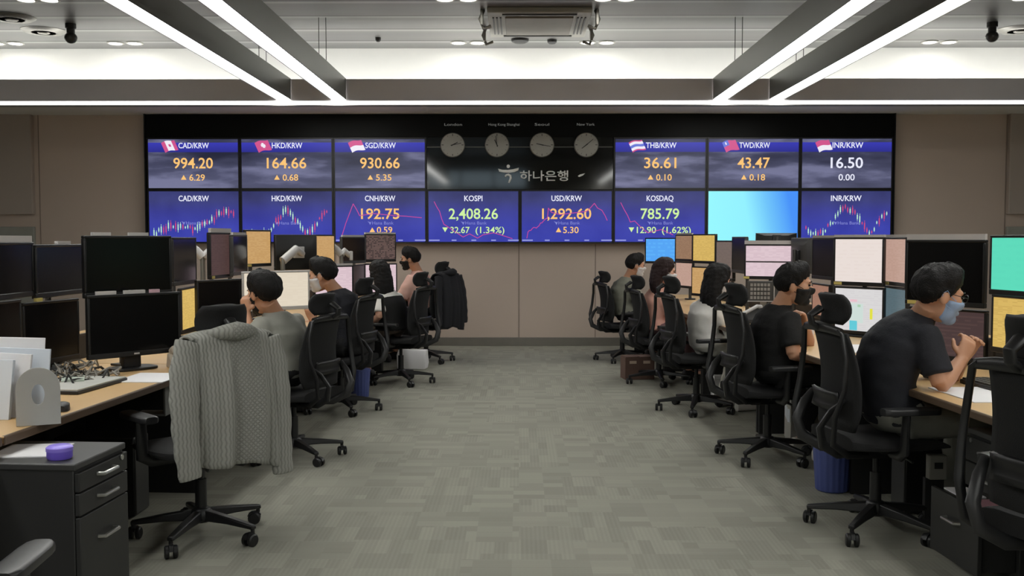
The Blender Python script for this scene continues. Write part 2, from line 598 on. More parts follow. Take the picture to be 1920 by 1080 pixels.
# clocks
M_CF = mat('clock_face', (168, 168, 162), .45, var=.06, vscale=12)
M_CR = mat('clock_rim', (120, 120, 116), .3, metal=.7)
M_CH = mat('clock_hands', (28, 28, 28), .5)
for px, city, hh, mm in ((849, 'London', 62, 78), (932, 'Hong Kong Shanghai', 335, 352), (1016, 'Seoul', 283, 100), (1099, 'New York', 232, 50)):
    lab = {'London': 'round grey wall clock under the word London', 'Hong Kong Shanghai': 'round grey wall clock second from left under Hong Kong Shanghai',
           'Seoul': 'round grey wall clock under the word Seoul', 'New York': 'round grey wall clock under the words New York'}[city]
    t = thing('wall_clock', lab, 'clock', (px_x(px), YF + .014, px_z(272)), 0, 'world clocks over the bank sign')
    A = Matrix.Rotation(R(90), 4, 'X')
    MB().lathe([(0, 0), (.158, 0), (.158, .03), (.150, .036), (.148, .03), (0, .03)], n=40, M=A).build('rim', M_CR, t)
    MB().lathe([(0, .03), (.149, .03), (.149, .0325), (0, .0325)], n=40, M=A).build('dial', M_CF, t)
    for k in range(12):
        MB().box((0, -.0345, .128), (.008 if k % 3 == 0 else .004, .003, .026 if k % 3 == 0 else .014), M=Matrix.Rotation(R(30 * k), 4, 'Y')).build('hour_mark', M_CH, t, smooth=False)
    MB().prism([(-.007, -.02), (.007, -.02), (.004, .075), (-.004, .075)], -.036, -.039, M=Matrix.Rotation(R(hh), 4, 'Y')).build('hour_hand', M_CH, t)
    MB().prism([(-.005, -.025), (.005, -.025), (.003, .115), (-.003, .115)], -.040, -.043, M=Matrix.Rotation(R(mm), 4, 'Y')).build('minute_hand', M_CH, t)

# bank sign: emblem and four syllables
M_SIGN = mat('sign_silver', (240, 241, 240), .45, metal=0, var=.03)
sg = thing('bank_sign', 'silver raised bank sign with Korean letters and a bird-like emblem under the clocks', 'sign', (0, YF + .013, 0))


def sgp(px, py):
    return (px_x(px), px_z(py))


em = MB()
top = [sgp(934, 316.5), sgp(942, 318.5), sgp(952, 319), sgp(962, 317.5), sgp(973, 314.5), sgp(972, 319), sgp(965, 322.5), sgp(955, 324), sgp(945, 323.5), sgp(936, 322)]
em.prism(top, -.035, 0)
em.lathe([(0, 0), (.022, 0), (.022, .035), (0, .035)], o=(px_x(953), 0, 0), n=16, M=Matrix.Translation((0, 0, px_z(312))) @ Matrix.Rotation(R(90), 4, 'X'))
em.build('emblem', M_SIGN, sg)
cu_pts = [sgp(947, 331), sgp(949, 328.5), sgp(953, 327.5), sgp(957, 330), sgp(957.5, 334), sgp(955.5, 339), sgp(954, 343)]
MB().tube([(x, -.017, z) for x, z in cu_pts], [.010, .013, .015, .016, .015, .013, .009], 8).build('emblem', M_SIGN, sg)
text_part('letters', '하나은행', .105, ((px_x(1020)), -.015, px_z(330)), M_SIGN, sg, width=90 * K, bold=.012, thick=.03)
MB().prism([sgp(1083, 330), sgp(1087, 327.5), sgp(1097, 325), sgp(1093, 329), sgp(1086, 332)], -.03, 0).build('mark', M_SIGN, sg)


# screens ---------------------------------------------------------------
def screen_mat(name, kind):
    """lit picture of a wall screen, from generated coordinates"""
    m, nt, b = nodes_of(name)
    N, L = nt.nodes.new, nt.links.new
    tc = N('ShaderNodeTexCoord')
    sep = N('ShaderNodeSeparateXYZ')
    L(tc.outputs['Generated'], sep.inputs[0])
    ob = N('ShaderNodeObjectInfo')
    off = N('ShaderNodeVectorMath'); off.operation = 'ADD'
    L(tc.outputs['Object'], off.inputs[0]); L(ob.outputs['Location'], off.inputs[1])
    nz = N('ShaderNodeTexNoise')
    nz.inputs['Detail'].default_value = 5
    L(off.outputs[0], nz.inputs['Vector'])

    def ramp(src, stops):
        r = N('ShaderNodeValToRGB')
        e = r.color_ramp.elements
        e[0].position, e[0].color = stops[0][0], lin(stops[0][1]) + (1,)
        e[1].position, e[1].color = stops[-1][0], lin(stops[-1][1]) + (1,)
        for p, c in stops[1:-1]:
            q = e.new(p); q.color = lin(c) + (1,)
        L(src, r.inputs[0])
        return r.outputs[0]

    def mix(f, a, c, mode='MIX'):
        x = N('ShaderNodeMix'); x.data_type = 'RGBA'; x.blend_type = mode
        if isinstance(f, float):
            x.inputs[0].default_value = f
        else:
            L(f, x.inputs[0])
        L(a, x.inputs[6]); L(c, x.inputs[7])
        return x.outputs[2]
    if kind == 'rate':                           # photo-like grey picture under a blue header band
        mp = N('ShaderNodeMapping'); mp.inputs['Rotation'].default_value = (0, R(28), 0); mp.inputs['Scale'].default_value = (.7, 1, 3.2)
        L(off.outputs[0], mp.inputs[0])
        nz.inputs['Scale'].default_value = 1.6
        L(mp.outputs[0], nz.inputs['Vector'])
        pic = ramp(nz.outputs['Fac'], [(.32, (36, 38, 54)), (.5, (74, 76, 102)), (.64, (136, 138, 172))])
        dark = ramp(sep.outputs[2], [(0, (92, 94, 122)), (.3, (84, 86, 114)), (.5, (60, 62, 86)), (.68, (36, 38, 60)), (.9, (52, 54, 84))])
        pic = mix(.45, pic, dark)
        band = ramp(sep.outputs[2], [(.735, (44, 46, 140)), (.93, (58, 60, 178))])
        lo = N('ShaderNodeMath'); lo.operation = 'GREATER_THAN'; lo.inputs[1].default_value = .735
        hi = N('ShaderNodeMath'); hi.operation = 'LESS_THAN'; hi.inputs[1].default_value = .93
        L(sep.outputs[2], lo.inputs[0]); L(sep.outputs[2], hi.inputs[0])
        an = N('ShaderNodeMath'); an.operation = 'MULTIPLY'
        L(lo.outputs[0], an.inputs[0]); L(hi.outputs[0], an.inputs[1])
        out = mix(an.outputs[0], pic, band)
    elif kind == 'chart':                        # dark top fading to bright blue
        nz.inputs['Scale'].default_value = 2.2
        base = ramp(sep.outputs[2], [(0, (48, 56, 168)), (.3, (56, 62, 170)), (.6, (56, 58, 140)), (.82, (58, 60, 98)), (1, (46, 48, 70))])
        cl = ramp(nz.outputs['Fac'], [(.3, (40, 42, 120)), (.7, (84, 92, 190))])
        out = mix(.28, base, cl)
    else:                                        # plain cyan desktop
        sx = N('ShaderNodeMath'); sx.operation = 'ADD'
        L(sep.outputs[0], sx.inputs[0])
        k = N('ShaderNodeMath'); k.operation = 'MULTIPLY'; k.inputs[1].default_value = .12
        L(sep.outputs[2], k.inputs[0]); L(k.outputs[0], sx.inputs[1])
        out = ramp(sx.outputs[0], [(.0, (150, 248, 255)), (.5, (146, 240, 255)), (.74, (110, 196, 250)), (.9, (88, 168, 250)), (1.0, (70, 145, 248))])
    L(out, b.inputs['Emission Color'])
    b.inputs['Emission Strength'].default_value = 1.0
    b.inputs['Base Color'].default_value = (.006, .006, .008, 1)
    b.inputs['Roughness'].default_value = .3
    b.inputs['Specular IOR Level'].default_value = .25
    return m


SM = {k: screen_mat('screen_' + k, k) for k in ('rate', 'chart', 'cyan')}
E_WHITE = emit('lit_white', (232, 234, 250), 1.0)
E_ORANGE = emit('lit_orange', (250, 196, 118), 1.0)
E_GREEN = emit('lit_green', (206, 240, 160), 1.0)
E_FAINT = emit('lit_faint', (128, 134, 208), 1.0)
E_PINK = emit('lit_pink', (196, 70, 150), 1.0)
E_RED = emit('lit_red', (206, 74, 120), 1.0)
E_MINT = emit('lit_mint', (190, 235, 205), 1.0)
E_BLUE = emit('lit_blue', (90, 110, 225), 1.0)
E_FWHITE = emit('lit_flag_white', (240, 236, 246), 1.0)
TC = {'o': E_ORANGE, 'g': E_GREEN, 'w': E_WHITE}
COLX = [275.5, 450.3, 625.2, 800.0, 975.0, 1150.2, 1325.2, 1500.0, 1674.0]


def flag(kind, parent, cx, cz):
    """small waving flag, tilted, drawn on the screen"""
    nx, nz_ = 12, 8
    g = MB()
    pts = []
    for i in range(nz_ + 1):
        row = []
        for j in range(nx + 1):
            u, w = j / nx, i / nz_
            x = -.085 + u * .17 + (w - .5) * -.055
            z = (w - .5) * .125 + .05 * u - .03 + .012 * math.sin(u * 5)
            row.append((cx + x, -.0036, cz + z))
        pts.append(row)
    vs = [p for r in pts for p in r]
    fs, mi = [], []
    for i in range(nz_):
        for j in range(nx):
            u, w = (j + .5) / nx, (i + .5) / nz_
            r2 = ((u - .5) * 1.5) ** 2 + (w - .5) ** 2
            if kind == 'leaf':
                q = 0 if (u < .27 or u > .73 or r2 < .035) else 1
            elif kind == 'flower':
                q = 1 if r2 < .05 else 0
            elif kind in ('red_white', 'red_white2'):
                q = 0 if w > .5 else 1
            elif kind == 'stripes':
                q = 2 if .34 < w < .66 else (0 if w < .17 or w > .83 else 1)
            else:
                q = 2 if (u < .45 and w > .5) else 0
                if q == 2 and abs(u - .22) < .06 and abs(w - .75) < .1:
                    q = 1
            fs.append((i * (nx + 1) + j, i * (nx + 1) + j + 1, (i + 1) * (nx + 1) + j + 1, (i + 1) * (nx + 1) + j)); mi.append(q)
    g.v, g.f, g.m = vs, fs, mi
    o = g.build('flag', [emit('lit_flag_red', (208, 84, 140), 1.0), E_FWHITE, emit('lit_flag_blue', (104, 120, 215), 1.0)], parent, smooth=False, solid=.001)


def ribbon(pts, w, m, parent, name='chart_line'):
    g = MB()
    P = [V((x, -.0032, z)) for x, z in pts]
    for a, b in zip(P[:-1], P[1:]):
        d = (b - a).normalized()
        n = V((-d.z, 0, d.x)) * w / 2
        g.add([a + n - d * w * .3, a - n - d * w * .3, b - n + d * w * .3, b + n + d * w * .3], [(0, 1, 2, 3)])
    return g.build(name, m, parent, smooth=False, solid=.0008)


def triangle(parent, cx, cz, up, m, s=.045):
    k = 1 if up else -1
    MB().prism([(cx - s, cz - k * s * .85), (cx + s, cz - k * s * .85), (cx, cz + k * s * .85)], -.004, -.002).build('trend_arrow', m, parent, smooth=False)


def wall_screen(ci, row, title, kind, label, rate=None, delta=None, colour='o', arrow=None, flagk=None, chart=None, pct=None):
    xa, xb = px_x(COLX[ci]), px_x(COLX[ci + 1])
    za, zb_ = (px_z(355.5), px_z(257.5)) if row == 0 else (px_z(456.5), px_z(355.5))
    cx, cz, w, h = (xa + xb) / 2, (za + zb_) / 2, xb - xa, zb_ - za
    t = thing('wall_screen', label, 'screen', (cx, YF, cz), 0, 'screens of the display wall')
    e = .021
    fr = MB()
    fr.box((0, .025, h / 2 - e / 2), (w - .004, .05, e)).box((0, .025, -h / 2 + e / 2), (w - .004, .05, e))
    fr.box((-w / 2 + e / 2 + .002, .025, 0), (e, .05, h - 2 * e)).box((w / 2 - e / 2 - .002, .025, 0), (e, .05, h - 2 * e))
    fr.build('bezel', M_BEZEL, t, smooth=False)
    MB().box((0, .02, 0), (w - 2 * e - .004, .034, h - 2 * e)).build('screen', SM[kind], t, smooth=False)
    sp = K
    if row == 0:
        text_part('pair_name', title, 10.5 * sp, (.5 * 0 + (.01 if rate else 0), 0, h / 2 - 14.5 * sp), E_WHITE, t, width=57 * sp, bold=.012)
        text_part('rate', rate, 20 * sp, (0, 0, h / 2 - 47 * sp), TC[colour], t, width=(74 if len(rate) > 5 else 60) * sp, bold=.012)
        if arrow:
            triangle(t, -18 * sp, h / 2 - 74 * sp, True, TC[colour], 5.2 * sp)
            text_part('change', delta, 12 * sp, (7 * sp, 0, h / 2 - 74 * sp), TC[colour], t, width=29 * sp, bold=.01)
        else:
            text_part('change', delta, 12 * sp, (0, 0, h / 2 - 74 * sp), TC[colour], t, width=30 * sp, bold=.01)
        if flagk:
            flag(flagk, t, -43 * sp, h / 2 - 15 * sp)
    elif title:
        text_part('pair_name', title, 10.5 * sp, (0, 0, h / 2 - 16 * sp), E_WHITE, t, width=(57 if '/' in title else (34 if len(title) < 6 else 50)) * sp, bold=.014)
        if chart == 'candles':
            rr = random.Random(ci)
            g = MB()
            for k in range(34):
                u = k / 33
                tr = {0: .05 + .62 * u + .12 * math.sin(u * 9), 1: .05 + .75 * math.exp(-((u - .5) / .17) ** 2) + 1.0 * max(0, u - .78) * 3.4,
                      7: .06 + .85 * math.exp(-((u - .5) / .2) ** 2) + .9 * max(0, u - .8) * 4.0 + .3 * max(0, .1 - u) * 8}[ci]
                z = -h / 2 + (14 + 58 * min(1, tr) + rr.uniform(-5, 5)) * sp
                hh = rr.uniform(3, 12) * sp
                mi = 0 if rr.random() < .55 else 1
                x = -w / 2 + (12 + u * 150) * sp
                g.box((x, -.0025, z), (2.0 * sp, .001, hh), mi=mi).box((x, -.0025, z), (.7 * sp, .001, hh * 1.8), mi=mi)
            g.build('candle_chart', [E_MINT, E_RED], t, smooth=False)
        elif chart:
            ribbon([(-w / 2 + (x - COLX[ci]) * sp, h / 2 - (y - 355.5) * sp) for x, y in chart], 1.3 * sp, E_PINK, t)
        text_part('watermark', 'Hana Bank', 6 * sp, (5 * sp, .0005, h / 2 - 62 * sp), E_FAINT, t, width=40 * sp)
        MB().prism([(-24 * sp, h / 2 - 59 * sp), (-18 * sp, h / 2 - 61 * sp), (-16 * sp, h / 2 - 59 * sp), (-19 * sp, h / 2 - 66 * sp), (-21 * sp, h / 2 - 62 * sp)], -.0012, -.0006).build('watermark_emblem', E_FAINT, t, smooth=False)
        if rate:
            text_part('rate', rate, 20 * sp, (0, -.001, h / 2 - 44.5 * sp), TC[colour], t, width=(92 if ',' in rate else 72) * sp, bold=.012)
            if pct:
                triangle(t, -53 * sp, h / 2 - 75 * sp, False, TC[colour], 5.2 * sp)
                text_part('change', delta, 12 * sp, (-25 * sp, -.001, h / 2 - 75 * sp), TC[colour], t, width=36 * sp, bold=.01)
                text_part('percent', pct, 12 * sp, (31 * sp, -.001, h / 2 - 75 * sp), TC[colour], t, width=54 * sp, bold=.01)
            else:
                triangle(t, -15 * sp, h / 2 - 75 * sp, True, TC[colour], 5.2 * sp)
                text_part('change', delta, 12 * sp, (8 * sp, -.001, h / 2 - 75 * sp), TC[colour], t, width=29 * sp, bold=.01)
            ax = MB()
            for k in range(5):
                ax.box((-w / 2 + (14 + k * 37) * sp, -.0025, -h / 2 + 6 * sp), ((20 if k in (0, 4) else 9) * sp, .001, 2.6 * sp))
            ax.build('time_axis', emit('lit_axis', (150, 156, 225), .9), t, smooth=False)
    return t


wall_screen(0, 0, 'CAD/KRW', 'rate', 'wall screen in the top row showing CAD/KRW 994.20', '994.20', '6.29', 'o', True, 'leaf')
wall_screen(1, 0, 'HKD/KRW', 'rate', 'wall screen in the top row showing HKD/KRW 164.66', '164.66', '0.68', 'o', True, 'flower')
wall_screen(2, 0, 'SGD/KRW', 'rate', 'wall screen showing SGD/KRW 930.66 left of the clocks', '930.66', '5.35', 'o', True, 'red_white')
wall_screen(5, 0, 'THB/KRW', 'rate', 'wall screen showing THB/KRW 36.61 right of the clocks', '36.61', '0.10', 'o', True, 'stripes')
wall_screen(6, 0, 'TWD/KRW', 'rate', 'wall screen in the top row showing TWD/KRW 43.47', '43.47', '0.18', 'o', True, 'canton')
wall_screen(7, 0, 'INR/KRW', 'rate', 'wall screen in the top right corner showing 16.50 in white', '16.50', '0.00', 'w', None, 'red_white2')
wall_screen(0, 1, 'CAD/KRW', 'chart', 'wall screen with a candle chart titled CAD/KRW', chart='candles')
wall_screen(1, 1, 'HKD/KRW', 'chart', 'wall screen with a candle chart titled HKD/KRW', chart='candles')
wall_screen(2, 1, 'CNH/KRW', 'chart', 'wall screen showing CNH/KRW 192.75 in orange', '192.75', '0.59', 'o', True,
            chart=[(640, 443), (648, 418), (655, 400), (662, 382), (668, 392), (674, 404), (700, 400), (740, 404), (760, 405), (790, 408)])
_r = random.Random(4)
wall_screen(3, 1, 'KOSPI', 'chart', 'wall screen showing KOSPI 2,408.26 in green', '2,408.26', '32.67', 'g', False, pct='(1.34%)',
            chart=[(814, 378), (819, 388), (824, 396), (828, 410), (832, 420), (850, 432), (868, 444), (880, 438), (895, 446), (905, 440), (925, 436), (945, 442), (960, 447)])
wall_screen(4, 1, 'USD/KRW', 'chart', 'wall screen showing USD/KRW 1,292.60 in orange', '1,292.60', '5.30', 'o', True,
            chart=[(988, 446)] + [(990 + k * 2.6, 436 - 26 * min(1, k / 14) + _r.uniform(-3, 3)) for k in range(15)] + [(1028, 390), (1034, 398), (1050, 402), (1075, 399), (1100, 396), (1108, 388), (1114, 381), (1120, 390), (1128, 394), (1134, 404), (1138, 413)])
wall_screen(5, 1, 'KOSDAQ', 'chart', 'wall screen showing KOSDAQ 785.79 in green', '785.79', '12.90', 'g', False, pct='(1.62%)',
            chart=[(1164, 380), (1170, 392), (1177, 404), (1182, 416), (1190, 414), (1200, 424), (1215, 436), (1240, 430), (1262, 440)])
wall_screen(6, 1, None, 'cyan', 'plain glowing cyan wall screen without any text')
wall_screen(7, 1, 'INR/KRW', 'chart', 'wall screen with a candle chart titled INR/KRW', chart='candles')
# ------------------------------------------------------------------ desks: two rows that draw a little closer together towards the wall
def edge_l(y):
    return -1.80 + .0612 * (y - 3.4)


def edge_r(y):
    return 1.803 - .058 * (y - 4.361)


Z_DESK = .71
M_TOP = mat('desk_beech', (208, 172, 122), .42, var=.1, vscale=3)
M_EDGE = mat('desk_edge', (92, 74, 58), .5)
M_PANEL = mat('desk_panel', (26, 26, 27), .6)
M_DIV = mat('divider_black', (24, 24, 25), .55)
BOUND = [2.05, 3.40, 5.40, 7.08, 8.74, 10.42, 12.2]
NTH = ['nearest', 'second', 'third', 'fourth', 'fifth', 'farthest']


def desk(side, k, back):
    e = edge_l if side < 0 else edge_r
    y0, y1 = BOUND[k] + .004, BOUND[k + 1] - .004
    yc, L_ = (y0 + y1) / 2, y1 - y0
    rz = math.atan(-.0612) if side < 0 else math.atan(.058)
    D = .86
    row = 'left' if side < 0 else 'right'
    if back:
        lab = '%s beech desk on the outer side of the %s row behind the dividers' % (NTH[k], row)
    else:
        lab = '%s beech desk of the %s row along the aisle' % (NTH[k], row)
    t = thing('desk', lab, 'desk', (e(yc), yc, 0), rz, '%s row of trading desks' % row)
    s = side
    o = s * .88 if back else 0
    a, b = (0 + o, s * D + o)
    c = (a + b) / 2
    MB().box((c, 0, Z_DESK - .014), (D, L_, .028)).build('desktop', M_TOP, t, bevel=.003)
    ea = a if not back else b
    MB().box((ea + s * (.006 if not back else -.006), 0, Z_DESK - .016), (.018, L_, .034)).build('edge_band', M_EDGE, t, bevel=.006)
    MB().box((c + s * (.30 if not back else -.30), 0, .40), (.02, L_ - .06, .55)).build('modesty_panel', M_PANEL, t)
    for q in (-1, 1):
        MB().box((c + s * (.02 if not back else -.02), q * (L_ / 2 - .02), .345), (D - .12, .03, .69)).build('side_panel', M_PANEL, t)
    return t


for k in range(6):
    for sd in (-1, 1):
        desk(sd, k, False)
for k in range(1, 6):
    for sd in (-1, 1):
        desk(sd, k, True)
for sd, nm in ((-1, 'left'), (1, 'right')):
    e = edge_l if sd < 0 else edge_r
    for k in range(6):
        yc = (BOUND[k] + BOUND[k + 1]) / 2
        t = thing('desk_divider', 'low black divider behind the screens of the %s %s desk' % (NTH[k], nm), 'divider',
                  (e(yc) + sd * .87, yc, Z_DESK), math.atan(-.0612) if sd < 0 else math.atan(.058), 'dividers between the desk rows')
        MB().box((0, 0, .065), (.016, BOUND[k + 1] - BOUND[k] - .02, .13)).build('panel', M_DIV, t)
        MB().box((0, 0, .136), (.022, BOUND[k + 1] - BOUND[k] - .02, .012)).build('top_rail', mat('divider_rail', (60, 60, 60), .4, metal=.5), t)

# ------------------------------------------------------------------ task chair with mesh back, headrest and five-star base
M_CH_P = mat('chair_plastic', (27, 27, 28), .42, var=.05)
M_CH_F = mat('chair_fabric', (25, 25, 26), .9, var=.15, vscale=60, bump=.3, bscale=300)
M_CH_G = mat('chair_frame_grey', (44, 44, 45), .38)
M_CH_S = mat('chair_steel', (120, 120, 118), .3, metal=.8)


def back_y(z):
    """chair back in side view: y of the mesh at height z (nearly upright, bulges forward at the lumbar)"""
    u = (z - .50) / .47
    return -.215 - .045 * u * u + .028 * math.sin(min(1, max(0, u)) * math.pi)


def make_chair(name, label):
    t = thing(name, label, 'chair', group='black mesh office chairs')
    # base star with casters
    b = MB()
    b.lathe([(0, .075), (.045, .075), (.055, .10), (.05, .125), (.036, .145), (0, .145)], n=20)
    for k in range(5):
        a = 2 * math.pi * k / 5
        M = Matrix.Rotation(a, 4, 'Z')
        b.rings([[V((.03, -.028, .085)), V((.03, .028, .085)), V((.03, .02, .135)), V((.03, -.02, .135))],
                 [V((.17, -.024, .085)), V((.17, .024, .085)), V((.17, .018, .118)), V((.17, -.018, .118))],
                 [V((.315, -.016, .074)), V((.315, .016, .074)), V((.315, .014, .094)), V((.315, -.014, .094))]], M=M)
    base = b.build('base', M_CH_P, t, bevel=.006)
    for k in range(5):
        a = 2 * math.pi * k / 5
        M = Matrix.Rotation(a, 4, 'Z') @ Matrix.Translation((.305, 0, 0)) @ Matrix.Rotation(a * 3.3 + .5, 4, 'Z')
        c = MB()
        Q = M @ Matrix.Translation((.018, 0, .030)) @ Matrix.Rotation(R(90), 4, 'X')
        for q in (-1, 1):
            c.lathe([(0, q * .008), (.022, q * .008), (.030, q * .011), (.030, q * .024), (.024, q * .029), (0, q * .029)], n=18, M=Q)
        c.tube([M @ V((0, 0, .085)), M @ V((0, 0, .058))], .010, 8)
        c.rings([[M @ V((.018 + .034 * math.cos(f), w, .032 + .034 * math.sin(f))) for w in (-.009, .009)] + [M @ V((.018 + .026 * math.cos(f), w, .032 + .026 * math.sin(f))) for w in (.009, -.009)] for f in [R(q) for q in range(10, 190, 30)]])
        c.build('caster', M_CH_P, base)
    g = MB()
    g.lathe([(0, .14), (.027, .14), (.027, .28), (0, .28)], n=16)
    g.lathe([(0, .28), (.015, .28), (.015, .385), (0, .385)], n=16)
    g.build('gas_column', M_CH_P, t)
    m = MB()
    m.box((0, -.02, .385), (.17, .26, .05)).box((0, .05, .405), (.3, .2, .02))
    m.tube([(.08, .03, .385), (.2, .05, .38), (.24, .05, .375)], .008, 8)
    m.build('mechanism', M_CH_P, t, bevel=.01)
    # seat cushion with waterfall front
    s = MB()
    rings = []
    for i in range(9):
        u = i / 8
        y = -.23 + .47 * u
        hw = (.235 + .02 * math.sin(u * math.pi)) * (1 if u > .06 else .93)
        zt = .485 - .02 * math.sin(u * math.pi) - (.05 * ((u - .75) / .25) ** 2 if u > .75 else 0)
        zb = .415 + (.012 * (u - .8) / .2 if u > .8 else 0)
        zt = max(zt, zb + .02)
        r = []
        for k in range(20):
            f = 2 * math.pi * k / 20
            cx, cz = math.cos(f), math.sin(f)
            x = hw * math.copysign(abs(cx) ** .45, cx)
            z = (zt + zb) / 2 + (zt - zb) / 2 * math.copysign(abs(cz) ** .6, cz)
            r.append((x, y, z))
        rings.append(r)
    s.rings(rings)
    s.build('seat', M_CH_F, t)
    # mesh back: curved sheet with thickness
    P = []
    for i in range(13):
        z = .50 + .445 * i / 12
        hw = .205 - .045 * (i / 12) ** 1.5 - .03 * max(0, 1 - i / 2.0)
        P.append([(hw * q / 6, back_y(z) - .035 * (1 - (q / 6) ** 2) + .012, z) for q in range(-6, 7)])
    MB().grid(P).build('backrest', M_CH_F, t, solid=.02)
    # outer frame: two uprights that stand clear of the mesh, a top bar, lower hoops to the mechanism
    for q in (-1, 1):
        up = [(q * .10, -.10, .385), (q * .155, -.22, .395), (q * .190, -.310, .455), (q * .214, -.315, .58), (q * .236, -.282, .70), (q * .226, -.270, .84), (q * .200, -.280, .945), (q * .17, -.284, .962)]
        MB().tube(up, [.017, .018, .018, .017, .015, .014, .014, .013], 10, flat=(1.0, .72)).build('back_upright', M_CH_P, t)
        MB().tube([(q * .05, -.12, .385), (q * .085, -.235, .39), (q * .115, -.325, .44), (q * .125, -.345, .52), (q * .145, -.30, .60), (q * .17, -.245, .65)], [.018, .02, .021, .02, .017, .012], 10, flat=(1.25, .7)).build('lumbar_arm', M_CH_G, t)
    MB().tube([(-.19, -.278, .956), (-.1, -.294, .966), (0, -.298, .970), (.1, -.294, .966), (.19, -.278, .956)], [.015, .018, .02, .018, .015], 10, flat=(1.2, .8)).build('top_bar', M_CH_P, t)
    lb = MB()
    P = [[(.13 * q / 5, -.252 - .02 * (1 - (q / 5) ** 2) - .006 * abs(i - 2), .59 + .022 * i) for q in range(-5, 6)] for i in range(5)]
    MB().grid(P).build('lumbar_pad', M_CH_P, t, solid=.014)
    # headrest on a bracket
    P = []
    for i in range(9):
        z = .985 + .135 * i / 8
        hw = .118 * (1 - .22 * (abs(i - 4) / 4) ** 3)
        P.append([(hw * q / 6, -.268 + .05 * (q / 6) ** 2 + .022 * math.sin(i / 8 * math.pi) - .012 * (i / 8), z) for q in range(-6, 7)])
    h = MB().grid(P).build('headrest', M_CH_F, t, solid=.034)
    hb = MB()
    hb.tube([(0, -.298, .962), (0, -.335, .985), (0, -.342, 1.02), (0, -.290, 1.055)], [.018, .016, .016, .02], 8, flat=(1, 1.6))
    hb.build('headrest_bracket', M_CH_P, h, bevel=.004)
    for q in (-1, 1):
        a = MB()
        a.tube([(q * .13, .0, .40), (q * .24, -.01, .405), (q * .285, -.015, .43), (q * .288, -.015, .52), (q * .288, -.01, .60)], [.02, .022, .024, .022, .02], 10, flat=(.8, 1.25), up=(0, 1, 0))
        ar = a.build('armrest', M_CH_P, t)
        pd = MB()
        pd.rings([[(q * .288 + .043 * math.copysign(abs(math.cos(f)) ** .5, math.cos(f)) * k2, y, .612 + .016 * math.copysign(abs(math.sin(f)) ** .5, math.sin(f))) for f in [2 * math.pi * j / 16 for j in range(16)]]
                  for y, k2 in ((-.125, .6), (-.115, .85), (-.09, 1), (.09, 1), (.125, .9), (.14, .65))])
        pd.build('arm_pad', M_CH_G, ar)
    return t


chair0 = make_chair('office_chair', 'x')
CHAIRS = {}


def place_chair(key, x, y, face, caster, label, zs=1.0):
    """face: heading in degrees from +x; caster: floor point of one caster that fixes the star's turn; zs: height setting"""
    t = chair0 if not CHAIRS else copy_tree(chair0)
    t.location = (x, y, 0)
    t.rotation_euler.z = R(face - 90)
    t.scale.z = zs
    t['label'] = label
    b = [c for c in t.children if c.name.startswith('base')][0]
    b.rotation_euler.z = math.atan2(caster[1] - y, caster[0] - x) - R(face - 90)
    CHAIRS[key] = t
    return t


def fl(px, py):
    d = CAM_M @ V(((px - 960) / FPX, (540 - py) / FPX, -1))
    return V((0, 0, 1.4)) + d * (1.4 / -d.z)


place_chair('L1', -1.494, 4.573, 135, fl(325, 1042), 'empty black office chair with the grey cardigan over its back', .985)
place_chair('L2', -1.439, 6.253, 158, fl(618, 884), 'black office chair of the man in the grey shirt', .945)
place_chair('L3', -1.449, 7.984, 160, fl(672, 790), 'black office chair of the man in the dark navy shirt with the white mask', .97)
place_chair('L4', -1.147, 9.539, 158, fl(788, 737), 'black office chair of the woman in the black vest', .965)
place_chair('L5', -1.06, 11.213, 152, fl(848, 688), 'black office chair with a dark jacket over its back by the end wall', 1.02)
place_chair('R1', 1.855, 3.22, 22, (1.6, 3.0), 'black office chair cut off by the right edge of the picture, nearest', 1.03)
place_chair('R2', 1.713, 4.698, 8, fl(1590, 1027), 'black office chair of the man with glasses', 1.02)
place_chair('R3', 1.586, 6.259, 12, fl(1380, 882), 'black office chair of the man in the black tee and black mask')
place_chair('R4', 1.446, 8.004, 14, fl(1292, 791), 'black office chair of the woman in the white blouse', .98)
place_chair('R5', 1.361, 9.556, 14, fl(1248, 734), 'black office chair of the woman in the peach blouse', .935)
place_chair('R6', 1.19, 11.327, 17, fl(1134, 687), 'black office chair of the man in the olive grey shirt by the end wall', .92)
place_chair('L0', -1.50, 2.33, 96, (-1.3, 2.5), 'chair armrest cut off by the bottom left corner of the picture')
